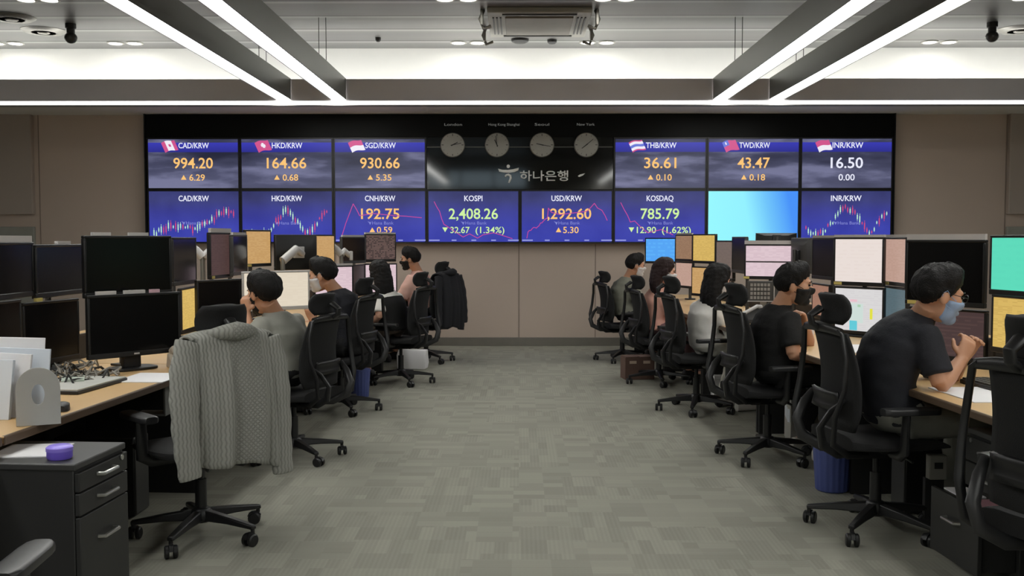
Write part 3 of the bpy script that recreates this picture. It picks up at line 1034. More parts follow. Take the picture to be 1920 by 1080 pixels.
# ------------------------------------------------------------------ monitors
def ui_mat(name, base, dark, rows=26.0, amount=.25, strength=1.0, cols=3.0):
    """a lit screen with faint rows of text in a few columns"""
    if name in _M:
        return _M[name]
    m, nt, b = nodes_of(name)
    N, L = nt.nodes.new, nt.links.new
    tc = N('ShaderNodeTexCoord')
    mp = N('ShaderNodeMapping'); mp.inputs['Scale'].default_value = (cols * 4, 1, rows)
    L(tc.outputs['Generated'], mp.inputs[0])
    fl_ = N('ShaderNodeVectorMath'); fl_.operation = 'FLOOR'
    L(mp.outputs[0], fl_.inputs[0])
    wn = N('ShaderNodeTexWhiteNoise'); L(fl_.outputs[0], wn.inputs['Vector'])
    fr = N('ShaderNodeVectorMath'); fr.operation = 'FRACTION'
    L(mp.outputs[0], fr.inputs[0])
    sp = N('ShaderNodeSeparateXYZ'); L(fr.outputs[0], sp.inputs[0])
    g = N('ShaderNodeMath'); g.operation = 'GREATER_THAN'; g.inputs[1].default_value = .55
    L(sp.outputs[2], g.inputs[0])
    w2 = N('ShaderNodeMath'); w2.operation = 'GREATER_THAN'; w2.inputs[1].default_value = .45
    L(wn.outputs['Value'], w2.inputs[0])
    mu = N('ShaderNodeMath'); mu.operation = 'MULTIPLY'; L(g.outputs[0], mu.inputs[0]); L(w2.outputs[0], mu.inputs[1])
    m2 = N('ShaderNodeMath'); m2.operation = 'MULTIPLY'; m2.inputs[1].default_value = amount; L(mu.outputs[0], m2.inputs[0])
    mx = N('ShaderNodeMix'); mx.data_type = 'RGBA'
    L(m2.outputs[0], mx.inputs[0])
    mx.inputs[6].default_value = lin(base) + (1,)
    mx.inputs[7].default_value = lin(dark) + (1,)
    L(mx.outputs[2], b.inputs['Emission Color'])
    b.inputs['Emission Strength'].default_value = strength
    b.inputs['Base Color'].default_value = (.01, .01, .01, 1)
    b.inputs['Roughness'].default_value = .4
    b.inputs['Specular IOR Level'].default_value = .2
    _M[name] = m
    return m


SCR = {
    'off': mat('screen_off', (13, 13, 14), .22, var=0, spec=.25),
    'gloss': mat('screen_gloss', (20, 20, 21), .12, var=0, spec=.5),
    'yellow': ui_mat('ui_yellow', (214, 180, 98), (150, 110, 50), 30, .3),
    'orange': ui_mat('ui_orange', (198, 158, 104), (168, 120, 60), 30, .4),
    'brown': ui_mat('ui_brown', (150, 118, 92), (110, 80, 60), 26, .4),
    'darkred': ui_mat('ui_darkred', (78, 58, 56), (60, 42, 42), 20, .5),
    'cream': ui_mat('ui_cream', (224, 212, 192), (206, 190, 168), 22, .25),
    'pink': ui_mat('ui_pink', (220, 196, 204), (188, 160, 172), 26, .4),
    'pinkwhite': ui_mat('ui_pinkwhite', (232, 220, 214), (222, 206, 198), 12, .2),
    'blush': ui_mat('ui_blush', (188, 154, 140), (170, 134, 116), 26, .4),
    'white': ui_mat('ui_white', (216, 214, 214), (196, 190, 196), 20, .25),
    'slate': ui_mat('ui_slate', (84, 104, 112), (74, 92, 98), 20, .4),
    'chart': ui_mat('ui_chart', (74, 60, 58), (150, 120, 112), 16, .5, cols=5),
    'teal': ui_mat('ui_teal', (92, 218, 186), (88, 212, 182), 8, .3),
    'blue': ui_mat('ui_blue', (84, 164, 244), (96, 182, 250), 6, .6),
    'rust': ui_mat('ui_rust', (156, 116, 98), (138, 98, 80), 26, .5),
    'mauve': ui_mat('ui_mauve', (70, 54, 54), (86, 66, 64), 12, .5),
    'grey': ui_mat('ui_grey', (112, 98, 90), (96, 82, 76), 20, .4),
}
M_MB = mat('monitor_black', (20, 20, 21), .42, var=.05)
M_MG = mat('monitor_grey', (66, 66, 65), .4, var=.05)
M_MW = mat('monitor_white', (186, 184, 182), .45, var=.03)
M_NOTE = mat('note_white', (196, 192, 190), .6, var=.05)
M_NOTE_Y = mat('note_yellow', (206, 190, 110), .6, var=.05)
M_NOTE_P = mat('note_pink', (206, 170, 180), .6, var=.05)
NOTE = {'w': M_NOTE, 'y': M_NOTE_Y, 'p': M_NOTE_P}


def solve_phi(px0, px1, Y, W, side, py):
    """turn of a monitor about the vertical that gives it its width in the photograph"""
    c = at((px0 + px1) / 2, py, Y)

    def wid(phi):
        ax = V((math.cos(phi), (1 if side < 0 else -1) * math.sin(phi), 0)) * W / 2
        def pr(p):
            v = CAM_M.transposed() @ (p - V((0, 0, 1.4)))
            return 960 - FPX * v.x / v.z
        return abs(pr(c + ax) - pr(c - ax))
    lo = math.atan2(abs(c.x), c.y)
    hi = lo + R(88)
    if wid(lo) < px1 - px0:
        return lo
    for _ in range(40):
        mid = (lo + hi) / 2
        if wid(mid) > px1 - px0:
            lo = mid
        else:
            hi = mid
    return lo


def monitor(side, box, Y, scr, label, W=.42, frame=None, notes=(), mount='pole', back=False, phi=None, tilt=0.0, group=None, extra=None):
    x0, y0, x1, y1 = box
    py = (y0 + y1) / 2
    H = (y1 - y0) * Y / FPX
    c = at((x0 + x1) / 2, py, Y)
    ph = solve_phi(x0, x1, Y, W, side, py) if phi is None else R(phi)
    rz = ph if side < 0 else -ph
    if back:
        rz += math.pi
    fm = frame or M_MB
    t = thing('monitor', label, 'monitor', (c.x, c.y, c.z), rz, group or ('monitors on the left desks' if side < 0 else 'monitors on the right desks'))
    fb = .014
    hs = MB()
    hs.box((0, .012, H / 2 - fb / 2), (W, .03, fb)).box((0, .012, -H / 2 + fb), (W, .03, 2 * fb))
    for q in (-1, 1):
        hs.box((q * (W / 2 - fb / 2), .012, fb / 2), (fb, .03, H - 3 * fb))
    # swelling back shell
    hs.rings([[(sx * W / 2 * k, y, sz * H / 2 * k) for sx, sz in ((-1, -1), (1, -1), (1, 1), (-1, 1))] for y, k in ((.02, 1), (.03, .97), (.045, .72), (.055, .6))])
    hs.build('housing', fm, t, bevel=.004)
    MB().box((0, .004, fb / 2), (W - 2 * fb, .008, H - 3 * fb)).build('screen', SCR[scr], t, smooth=False)
    zd = Z_DESK - c.z
    if mount == 'pole':
        MB().tube([(0, .085, zd + .012), (0, .085, min(.05, H * .2))], .016, 10).build('pole', M_MG, t)
        MB().box((0, .065, 0), (.09, .03, .09)).build('mount_plate', M_MB, t, bevel=.004)
        MB().box((0, .085, zd + .006), (.09, .09, .012)).build('foot', M_MB, t, bevel=.003)
    elif mount == 'stand':
        MB().rings([[(sx * w, .06 + sy * .018, z) for sx, sy in ((-1, -1), (1, -1), (1, 1), (-1, 1))] for z, w in ((zd + .012, .05), (-.05, .045), (.02, .045))]).build('neck', M_MB, t, bevel=.004)
        MB().rings([[(.125 * math.copysign(abs(math.cos(f)) ** .6, math.cos(f)), .045 + .085 * math.copysign(abs(math.sin(f)) ** .6, math.sin(f)), z) for f in [2 * math.pi * k / 24 for k in range(24)]] for z in (zd + .001, zd + .014)]).build('foot', M_MB, t, bevel=.003)
    elif mount == 'arm':
        a = MB()
        a.tube([(0, .07, 0), (.0, .12, -.01), (.09, .17, .03), (.24, .20, -.07)], [.024, .028, .036, .036], 10)
        a.build('swing_arm', M_MW, t)
        MB().tube([(.24, .20, -.04), (.24, .20, zd + .01)], .02, 10).build('pole', M_METAL, t)
        MB().box((0, .065, 0), (.10, .03, .10)).build('mount_plate', M_MW, t, bevel=.004)
        MB().box((.24, .20, zd + .008), (.1, .1, .016)).build('foot', M_MW, t, bevel=.003)
    for kind, u, wd, where in notes:
        x = (u - .5) * W
        if where == 't':          # strip standing on the top edge
            MB().box((x, .012, H / 2 + .009), (wd * W, .020, .018)).build('label_strip', NOTE[kind], t, smooth=False)
        elif where == 'T':
            MB().box((x, .012, H / 2 + .016), (wd * W, .022, .032)).build('label_strip', NOTE[kind], t, smooth=False)
        else:                     # sticker on the lower bezel
            MB().box((x, -.0045, -H / 2 + fb), (wd * W, .002, .02)).build('label_sticker', NOTE[kind], t, smooth=False)
    if extra:
        extra(t, W, H)
    return t


def badge(t, W, H):
    MB().box((0, -.004, -H / 2 + .014), (.03, .002, .008)).build('badge', M_MW, t, smooth=False)


def rows2(t, W, H):
    MB().box((0, -.001, .0), (W - .03, .003, .012)).build('window_bar', mat('ui_bar', (70, 62, 66), .5), t, smooth=False)


def sheetpic(t, W, H):
    for nm, u, w, uw, wh, c in (('cell_yellow', .78, .42, .05, .22, (224, 222, 70)), ('cell_cyan', .40, .12, .15, .2, (96, 200, 214)), ('cell_pink', .40, .72, .14, .05, (230, 190, 200)), ('cell_green', .52, .6, .06, .05, (170, 205, 175)), ('pale_area', .47, .42, .25, .4, (204, 220, 214))):
        d = .0012 if nm == 'pale_area' else .002
        MB().box(((u - .5) * (W - .03), -d / 2, (w - .5) * (H - .045) + .007), (uw * W, d, wh * H)).build(nm, emit('lit_' + nm, c, 1.0), t, smooth=False)


T = 't'
Lm = lambda *a, **k: monitor(-1, *a, **k)
Rm = lambda *a, **k: monitor(1, *a, **k)
# --- left row, nearest station (all screens off)
Lm((-46, 454, 67, 562), 4.72, 'off', 'switched-off upper monitor cut by the left edge with a white strip on top', W=.56, notes=(('w', .5, .96, 'T'),))
Lm((70, 458, 166, 555), 5.28, 'off', 'switched-off upper monitor second from the left edge', W=.56, notes=(('w', .55, .25, T),))
Lm((-70, 566, 44, 690), 4.56, 'off', 'switched-off lower monitor behind the white papers', W=.48, mount='stand', notes=(('w', .8, .3, 'b'),))
Lm((46, 563, 151, 682), 5.1, 'off', 'switched-off lower monitor second from the left edge', W=.44, mount='stand', notes=(('y', .3, .1, T),))
Lm((161, 442, 325, 556), 5.3, 'off', 'large switched-off upper monitor with a white strip, left of the cardigan chair', W=.52, notes=(('w', .2, .2, T), ('w', .62, .22, T)))
Lm((168, 550, 342, 668), 5.16, 'off', 'large switched-off lower monitor on a stand left of the cardigan chair', W=.52, mount='stand', notes=(('w', .2, .2, T), ('w', .5, .22, T), ('p', .72, .1, T)), extra=badge)
# --- second station
Lm((325, 445, 369, 534), 6.8, 'gloss', 'glossy dark upper monitor edge above the yellow screen', W=.46)
Lm((341, 538, 372, 622), 6.86, 'yellow', 'narrow yellow lit lower screen left of the cardigan chair', W=.42)
Lm((371, 524, 458, 606), 7.02, 'off', 'black lower monitor in front of the man in the grey shirt', W=.44, mount='stand')
Lm((395, 436, 437, 522), 7.45, 'darkred', 'dark reddish upper screen above the man in the grey shirt', W=.42, notes=(('w', .5, .9, 'T'), ('y', .1, .12, 'b')))
Lm((437, 440, 464, 516), 7.75, 'gloss', 'grey unlit screen left of the orange upper screen', W=.38, frame=M_MG, notes=(('w', .5, .9, T),))
Lm((456, 508, 582, 582), 7.34, 'cream', 'wide cream screen in a white frame behind the man in the grey shirt', W=.53, frame=M_MW, mount='stand')
# --- third station
Lm((461, 431, 509, 500), 8.4, 'orange', 'orange upper screen over the head of the man in grey', W=.40, notes=(('y', .1, .2, 'b'),))
Lm((514, 440, 592, 506), 8.75, 'off', 'black monitor turned away with a white swing arm behind it', W=.42, back=True, mount='arm')
Lm((590, 498, 663, 566), 8.9, 'pink', 'pinkish screen in front of the man in the dark navy shirt', W=.42, mount='stand', notes=(('w', .5, .98, T),))
Lm((592, 440, 628, 498), 9.4, 'orange', 'narrow orange upper screen above the man in the navy shirt', W=.40)
# --- fourth station
Lm((641, 444, 686, 494), 10.0, 'gloss', 'dark upper monitor with a pale strip left of the red chart screen', W=.38, mount='arm', frame=M_MG, notes=(('w', .5, .9, T),))
Lm((685, 439, 743, 491), 10.5, 'chart', 'upper screen with a reddish chart above the woman in the vest', W=.40, notes=(('w', .5, .98, T),))
Lm((684, 494, 745, 552), 10.6, 'pink', 'pale lower screen mostly hidden by the woman in the vest', W=.40, mount='stand')
Lm((662, 496, 684, 556), 10.1, 'off', 'narrow black monitor left of the woman in the vest', W=.38, mount='stand')
# --- right row, farthest stations
Rm((1209, 446, 1267, 494), 12.0, 'blue', 'blue upper screen farthest down the right row', W=.40)
Rm((1266, 440, 1298, 490), 11.2, 'brown', 'brown upper screen between the blue and yellow screens', W=.40, notes=(('w', .5, .9, T),))
Rm((1266, 491, 1298, 540), 11.25, 'blush', 'dull pink lower screen under the brown screen', W=.40, notes=(('w', .5, .9, T),))
Rm((1298, 439, 1341, 494), 10.3, 'yellow', 'yellow upper screen of the right row', W=.40)
Rm((1296, 500, 1340, 556), 10.2, 'orange', 'orange lower screen under the yellow screen of the right row', W=.40)
Rm((1342, 451, 1374, 526), 9.3, 'grey', 'dull brown screen behind the woman in the white blouse', W=.44)
Rm((1372, 444, 1397, 512), 8.9, 'off', 'dark tilted monitor edge left of the pale two-band screen', W=.40, frame=M_MG)
Rm((1395, 458, 1487, 524), 8.55, 'pink', 'pale pink two-band screen left of the man in the black tee', W=.42, notes=(('w', .5, 1.0, 'T'), ('y', .05, .12, 'b')), extra=rows2)
Rm((1488, 446, 1526, 512), 8.3, 'off', 'grey curved monitor back behind the man in the black tee', W=.36, frame=M_MG, back=True)
Rm((1418, 437, 1492, 459), 10.9, 'off', 'dark box-like monitor top on the outer desks before the cyan screen', W=.44, back=True, mount='pole', phi=8)
# --- right row, third station
Rm((1522, 446, 1563, 524), 7.6, 'off', 'black monitor edge left of the large pale upper screen', W=.40, notes=(('w', .5, 1.0, T),))
Rm((1522, 532, 1554, 598), 7.7, 'rust', 'rust coloured lower screen behind the black mask', W=.40, mount='stand')
Rm((1562, 445, 1656, 536), 6.95, 'pinkwhite', 'large pale pinkish upper screen left of the man with glasses', W=.40, notes=(('w', .5, 1.0, T), ('y', .1, .16, 'b')))
Rm((1562, 538, 1656, 628), 6.95, 'white', 'white lower screen with coloured cells left of the man with glasses', W=.40, mount='stand', extra=sheetpic)
Rm((1657, 445, 1698, 536), 6.72, 'blush', 'narrow dull pink upper screen over the slate screen', W=.40, notes=(('w', .5, 1.0, T), ('y', .15, .25, 'b')))
Rm((1657, 538, 1698, 626), 6.72, 'slate', 'narrow slate grey lower screen behind the man with glasses', W=.40, mount='stand')
# --- right row, second station
Rm((1695, 450, 1844, 574), 5.45, 'off', 'large black upper monitor behind the head of the man with glasses', W=.48, notes=(('w', .5, .98, 'T'), ('y', .1, .12, 'b')))
Rm((1700, 578, 1846, 676), 5.5, 'mauve', 'dim mauve lower screen in front of the man with glasses', W=.48, mount='stand')
# --- right row, nearest station
Rm((1853, 441, 1975, 556), 4.95, 'teal', 'teal green upper screen at the right edge', W=.44)
Rm((1856, 556, 1975, 668), 4.9, 'yellow', 'yellow lower screen at the right edge', W=.44, mount='stand')
# ------------------------------------------------------------------ people
SKIN = {'a': mat('skin_light', (214, 164, 138), .55, var=.05, vscale=20), 'b': mat('skin_tan', (196, 146, 116), .55, var=.05, vscale=20)}
M_HAIR = mat('hair_black', (21, 19, 19), .62, var=.3, vscale=40, bump=.6, bscale=160, spec=.25)
M_HAIR_B = mat('hair_brown', (46, 32, 32), .62, var=.25, vscale=40, bump=.6, bscale=160, spec=.25)
M_EYE = mat('eye_dark', (24, 18, 16), .2, var=0)

ELLS = [((0, -.015, .032), (.078, .097, .090)), ((0, .030, -.045), (.060, .062, .076)), ((0, .070, -.092), (.028, .028, .026)),
        ((0, .094, -.022), (.012, .027, .029)), ((.034, .052, -.022), (.036, .038, .042)), ((-.034, .052, -.022), (.036, .038, .042)),
        ((.079, -.010, -.012), (.013, .024, .035)), ((-.079, -.010, -.012), (.013, .024, .035)), ((0, .072, .022), (.056, .026, .018)),
        ((0, .090, -.062), (.023, .012, .012))]


def head_r(d):
    """distance from the head's centre to its surface along directions d (n x 3; x right, y face, z up)"""
    out = np.zeros(len(d))
    ts = []
    for c, r in ELLS:
        c, r = np.array(c), np.array(r)
        A = ((d / r) ** 2).sum(1)
        B = (d * c / r ** 2).sum(1)
        C = ((c / r) ** 2).sum() - 1
        D = B * B - A * C
        t = np.where((D > 0) & (B > 0) | (C < 0), (B + np.sqrt(np.maximum(D, 0))) / A, 0)
        ts.append(t)
    ts = np.array(ts)
    k = 420.0
    m = ts.max(0)
    out = m + np.log(np.exp(k * (ts - m)).sum(0)) / k
    for s in (-1, 1):
        e = np.array((s * .36, .93, .02)); e /= np.linalg.norm(e)
        out -= .007 * np.exp(-((d - e) ** 2).sum(1) / .012)
    return out


def sphere_dirs(nu, nv):
    ds = [(0, 0, -1)]
    for i in range(1, nv):
        t = math.pi * i / nv - math.pi / 2
        for j in range(nu):
            p = 2 * math.pi * j / nu
            ds.append((math.cos(t) * math.cos(p), math.cos(t) * math.sin(p), math.sin(t)))
    ds.append((0, 0, 1))
    m = MB().ell((0, 0, 0), (1, 1, 1), nu=nu, nv=nv)
    return np.array(ds), m.f


HD, HF = sphere_dirs(88, 60)
HR = head_r(HD)
AZ = np.degrees(np.arctan2(np.abs(HD[:, 0]), HD[:, 1]))       # 0 at the face, 180 at the nape
EL = np.degrees(np.arcsin(np.clip(HD[:, 2], -1, 1)))


def sstep(x, a, b):
    t = np.clip((x - a) / (b - a), 0, 1)
    return t * t * (3 - 2 * t)


def hair_cap(style, seed):
    if style == 'short':
        line = np.interp(AZ, [0, 30, 52, 66, 78, 92, 104, 118, 140, 180], [34, 31, 22, 2, -10, 6, 2, -34, -46, -50])
        thick = .019 + .010 * sstep(EL, 10, 70) + .012 * np.exp(-((AZ - 20) / 40) ** 2) * sstep(EL, 25, 60)
    else:
        line = np.interp(AZ, [0, 25, 50, 70, 90, 180], [34, 30, 8, -30, -55, -70])
        thick = np.full(len(AZ), .022) + .006 * sstep(EL, 20, 70)
    jag = np.array([noise.noise(V((d[0] * 14, d[1] * 14, d[2] * 3 + seed * 5))) for d in HD])
    line = line + 5 * jag
    on = sstep(EL - line, -3, 5)
    tap = sstep(EL - line, 0, 38)
    fl_ = np.stack([HD[:, 0], HD[:, 1] + .25, HD[:, 2] * .25], 1)
    fl_ /= np.linalg.norm(fl_[:, :2], axis=1)[:, None] + .25
    nz = np.array([noise.noise(V(d) * 4 + V((seed, seed * 2, 0))) + 1.1 * noise.noise(V((f[0] * 11, f[1] * 11 + seed, f[2] * 2))) for d, f in zip(HD, fl_)])
    r = HR * (1 - on) * .90 + on * (np.minimum(HR, .108) + thick * (.3 + .7 * tap) + .0055 * nz)
    return HD * r[:, None]


def face_mask():
    line_t = np.interp(AZ, [0, 30, 60, 80], [-4, -8, -14, -22])
    on = sstep(line_t - EL, -2, 3) * sstep(80 - AZ, 0, 8) * sstep(EL, -74, -68)
    smooth_r = np.maximum(HR, .097 - .00022 * AZ + .006 * np.exp(-((EL + 18) / 14) ** 2) * np.exp(-(AZ / 22) ** 2))
    r = HR * (1 - on) * .90 + on * (smooth_r + .007)
    return HD * r[:, None]


def remeshed(mb, voxel, smooth=4, disp=None):
    me = bpy.data.meshes.new('tmp')
    me.from_pydata([tuple(p) for p in mb.v], [], mb.f)
    bm = bmesh.new(); bm.from_mesh(me)
    bmesh.ops.recalc_face_normals(bm, faces=bm.faces)
    bm.to_mesh(me); bm.free()
    o = bpy.data.objects.new('tmp', me)
    COL.objects.link(o)
    md = o.modifiers.new('r', 'REMESH'); md.mode = 'VOXEL'; md.voxel_size = voxel
    if smooth:
        sm = o.modifiers.new('s', 'SMOOTH'); sm.factor = .5; sm.iterations = smooth
    dg = bpy.context.evaluated_depsgraph_get()
    dg.update()
    out = bpy.data.meshes.new_from_object(o.evaluated_get(dg))
    bpy.data.objects.remove(o)
    bpy.data.meshes.remove(me)
    if disp:
        n = len(out.vertices)
        co = np.zeros(n * 3); out.vertices.foreach_get('co', co); co = co.reshape(-1, 3)
        no = np.zeros(n * 3); out.vertices.foreach_get('normal', no); no = no.reshape(-1, 3)
        amp, sc, seed = disp
        f = np.array([noise.noise(V((p[0] * sc + seed, p[1] * sc, p[2] * sc * 1.7))) + .5 * abs(noise.noise(V((p[0] * sc * 2, p[1] * sc * 2 + seed, p[2] * sc * 3)))) for p in co])
        co += no * (amp * f)[:, None]
        out.vertices.foreach_set('co', co.ravel()); out.update()
    return out


def mesh_obj(name, me, m, parent=None):
    me.name = name
    me.materials.clear(); me.materials.append(m)
    me.polygons.foreach_set('use_smooth', [True] * len(me.polygons))
    o = bpy.data.objects.new(name, me)
    COL.objects.link(o)
    o.parent = parent
    return o


TORSO = {'m': [(-.14, .11, .08), (-.07, .165, .115), (0, .176, .125), (.15, .168, .118), (.35, .158, .110), (.55, .170, .116), (.72, .186, .116), (.86, .180, .098), (.95, .125, .076), (1.02, .07, .06)],
         'f': [(-.14, .11, .08), (-.07, .165, .115), (0, .176, .122), (.15, .155, .108), (.35, .132, .096), (.55, .142, .104), (.72, .158, .108), (.86, .152, .088), (.95, .105, .066), (1.02, .058, .05)]}


def hand(mb, W, d, n, thumb, curl):
    """palm, four bent fingers and a thumb; W wrist, d towards the knuckles, n out of the palm, thumb: direction of the thumb side"""
    d = V(d).normalized()
    n = V(n); n = (n - d * n.dot(d)).normalized()
    u = d.cross(n)
    if u.dot(V(thumb)) < 0:
        u = -u
    rings = []
    for s, hw, ht in ((-.012, .026, .019), (.015, .032, .019), (.05, .040, .016), (.085, .041, .014), (.095, .038, .010)):
        rings.append([W + d * s + u * (hw * math.cos(f)) + n * (ht * math.sin(f)) for f in [2 * math.pi * k / 14 for k in range(14)]])
    mb.rings(rings)
    for off, L_ in ((.030, .070), (.010, .078), (-.011, .073), (-.030, .058)):
        p = W + d * .082 + u * off
        pts = [p - d * .02, p]
        a = 0
        for q, fr in enumerate((.45, .32, .23)):
            a += curl * (.75 if q == 0 else .95) + .06 * q
            p = p + (d * math.cos(a) + n * math.sin(a) + u * off * .8) * L_ * fr
            pts.append(p)
        mb.tube(pts, [.010, .0098, .0092, .0085, .007], 8)
    p = W + d * .022 + u * .028
    dd = (d * .55 + u * .75 + n * .35).normalized()
    mb.tube([p - u * .012, p + dd * .03, p + dd * .03 + (d * .8 + n * .5 * curl + u * .25).normalized() * .03, p + dd * .03 + (d * .8 + n * .9 * curl + u * .05).normalized() * .055], [.014, .0125, .0105, .008], 8)


def person(label, hub, a, hip, mid, neck, head, ha, hp=8, sex='m', arms=None, sleeve='short', shirt=None, trousers=None, shoes=None,
           skin='a', hair='short', hairmat=None, mask=None, voxel=.008, extra=None, roll=0, hs=1.0, kneelen=.43, legs=None, vest=None, foot_fwd=.0, seed=1.0):
    a_ = R(a)
    F = V((math.cos(a_), math.sin(a_), 0))
    S = V((math.sin(a_), -math.cos(a_), 0))                    # the person's right
    O = V((hub[0], hub[1], 0))
    hip, mid, neck, head = (V(p) - O for p in (hip, mid, neck, head))
    female = sex == 'f'
    tab = TORSO[sex]

    def sp(t):
        if t < 0:
            return hip + V((0, 0, t * .5))
        l0 = (t - .5) * (t - 1) / .5
        l1 = t * (t - 1) / -.25
        l2 = t * (t - .5) / .5
        return hip * l0 + mid * l1 + neck * l2

    def torso_rings(t0, t1, inf):
        out = []
        for t, hw, hd in tab:
            if t < t0 - 1e-6 or t > t1 + 1e-6:
                continue
            p = sp(t)
            tg = (sp(t + .03) - sp(t - .03)).normalized()
            dpt = tg.cross(S).normalized()
            out.append([p + S * ((hw + inf) * math.cos(f)) + dpt * ((hd + inf) * math.sin(f)) for f in [2 * math.pi * k / 24 for k in range(24)]])
        return out
    k = .85 if female else 1.0
    joints = {}
    B = MB()
    B.rings(torso_rings(-.2, 1.1, 0))
    # head on the neck
    hy = R(ha - 90)
    HM = Matrix.Translation(head) @ Matrix.Rotation(hy, 4, 'Z') @ Matrix.Rotation(-R(hp), 4, 'X') @ Matrix.Rotation(R(roll), 4, 'Y') @ Matrix.Scale(hs * (.95 if female else 1), 4)
    nb = HM @ V((0, -.028, -.05))
    B.tube([sp(.93), sp(1.0), sp(1.0).lerp(nb, .55), nb], [.066 * k, .060 * k, .054 * k, .056 * k], 16)
    B.add([HM @ V(p) for p in HD * HR[:, None]], HF)
    Shirt = MB()
    col = sp(1.0) + (nb - sp(1.0)) * .22
    Shirt.rings(torso_rings(-.07, 1.02, .013) + [[col + (S * math.cos(f) + F * math.sin(f)) * .068 * k for f in [2 * math.pi * q / 24 for q in range(24)]]])
    arms = arms or {}
    for nm, sg in (('R', 1), ('L', -1)):
        sh = sp(.86) + S * sg * (.168 * (.86 if female else 1)) + V((0, 0, .0))
        if nm in arms:
            el, wr, hd_, pn, cu = arms[nm]
            el, wr = V(el) - O, V(wr) - O
        else:
            el = sh + F * .14 + S * sg * .05 + V((0, 0, -.24))
            wr = el + F * .23 - S * sg * .06 + V((0, 0, .03))
            hd_, pn, cu = F, V((0, 0, -1)), .35
        ins = sp(.84) + S * sg * .10
        ra, rb, rc, rd = .050 * k, .043 * k, .040 * k, .027 * k
        B.tube([ins, sh, sh.lerp(el, .35), el], [.05 * k, .055 * k, ra, rb], 14)
        B.tube([sh.lerp(el, .85), el, el.lerp(wr, .3), wr, wr + (wr - el).normalized() * .012], [rb, rb * .97, rc, rd, rd], 14)
        hand(B, wr, hd_, pn, (-S * sg if pn[2] < 0 else S * sg) if abs(V(pn).z) > .5 else V((0, 0, 1)), cu)
        i_ = .014
        Shirt.tube([ins, sh, sh.lerp(el, .35), sh.lerp(el, .78 if sleeve == 'short' else 1.0)], [.055 * k + i_, .060 * k + i_, ra + i_ + .004, rb + i_ + (.010 if sleeve == 'short' else .0)], 16)
        if sleeve == 'long':
            Shirt.tube([sh.lerp(el, .85), el, el.lerp(wr, .3), el.lerp(wr, .93)], [rb + i_, rb + i_, rc + i_, rd + .014], 16)
        elif sleeve == 'half':
            Shirt.tube([sh.lerp(el, .85), el, el.lerp(wr, .3), el.lerp(wr, .45)], [rb + i_, rb + i_, rc + i_, rc + .012], 16)
        joints[nm] = (sh, el, wr)
    # legs
    Tr = MB()
    Tr.rings(torso_rings(-.2, .16, .014))
    feet = []
    for nm, sg in (('R', 1), ('L', -1)):
        h = hip + S * sg * .085 + V((0, 0, -.02))
        if legs and nm in legs:
            kn, an = (V(p) - O for p in legs[nm])
        else:
            kn = h + F * kneelen + S * sg * .05 + V((0, 0, .005))
            an = V((kn.x, kn.y, .105)) - F * (.03 - foot_fwd)
        B.tube([h - F * .02, h.lerp(kn, .5), kn], [.078, .068, .052], 14)
        B.tube([h.lerp(kn, .9), kn, kn.lerp(an, .3), an], [.05, .05, .052, .034], 14)
        ft = [an + V((0, 0, -.035)) - F * .04, an + F * .05 + V((0, 0, -.055)), an + F * .14 + V((0, 0, -.072))]
        B.tube(ft, [.036, .036, .022], 10)
        Tr.tube([h - F * .03, h.lerp(kn, .5), kn + F * .01], [.094, .084, .066], 16)
        Tr.tube([h.lerp(kn, .88), kn, kn.lerp(an, .35), an + V((0, 0, .02))], [.062, .066, .066, .054], 16)
        feet.append((an, sg))
    body = mesh_obj('person', remeshed(B, voxel, 3), SKIN[skin])
    body.location = O
    tag(body, label, 'person', 'people at the desks')
    c = mesh_obj('shirt' if not female else 'blouse', remeshed(Shirt, max(.011, voxel), 3, (.006, 11, seed)), shirt, body)
    if vest:
        Vs = MB()
        Vs.rings(torso_rings(-.07, .90, .026))
        mesh_obj('vest', remeshed(Vs, .012, 3, (.004, 9, seed)), vest, body)
    mesh_obj('trousers', remeshed(Tr, max(.011, voxel), 3, (.007, 10, seed + 3)), trousers, body)
    for an, sg in feet:
        sh = MB()
        rg = []
        for s, hw, top in ((-.075, .026, .065), (-.055, .036, .095), (0, .038, .095), (.06, .042, .072), (.12, .046, .052), (.165, .040, .042), (.185, .022, .030)):
            q = V((an.x, an.y, 0)) + F * s
            rg.append([q + S * (hw * math.copysign(abs(math.cos(f)) ** .6, math.cos(f))) + V((0, 0, top / 2 + .003 + top / 2 * math.copysign(abs(math.sin(f)) ** .6, math.sin(f)))) for f in [2 * math.pi * j / 16 for j in range(16)]])
        sh.rings(rg)
        sh.build('shoe', shoes or M_DARK, body)
    hm = hairmat or M_HAIR
    hb = MB()
    hb.add([HM @ V(p) for p in hair_cap('short' if hair == 'short' else 'long', seed)], HF)
    if hair != 'short':
        # a fall of hair down the back of the head
        L_ = {'long': .34, 'mid': .26}[hair]
        back = -(HM.to_3x3() @ V((0, 1, 0))); back.z = 0; back.normalize()
        sd = V((0, 0, 1)).cross(back).normalized()
        c0 = HM @ V((0, -.03, .03))
        rg = []
        for q in range(9):
            u = q / 8
            p = c0 + back * (.012 + .05 * math.sin(u * 2.2)) + V((0, 0, -L_ * u))
            hw = .092 + .012 * math.sin(u * math.pi) - .03 * max(0, u - .75) * 4 * .5
            hd2 = .085 - .045 * u
            rg.append([p + sd * (hw * math.cos(f) * (1 + .03 * math.sin(9 * f + q))) + back * (hd2 * math.sin(f) * (1 + .05 * math.sin(11 * f))) for f in [2 * math.pi * j / 40 for j in range(40)]])
        hb.rings(rg)
        mesh_obj('hair', remeshed(hb, .008, 2, (.005, 30, seed)), hm, body)
    else:
        hb.build('hair', hm, body, angle=180)
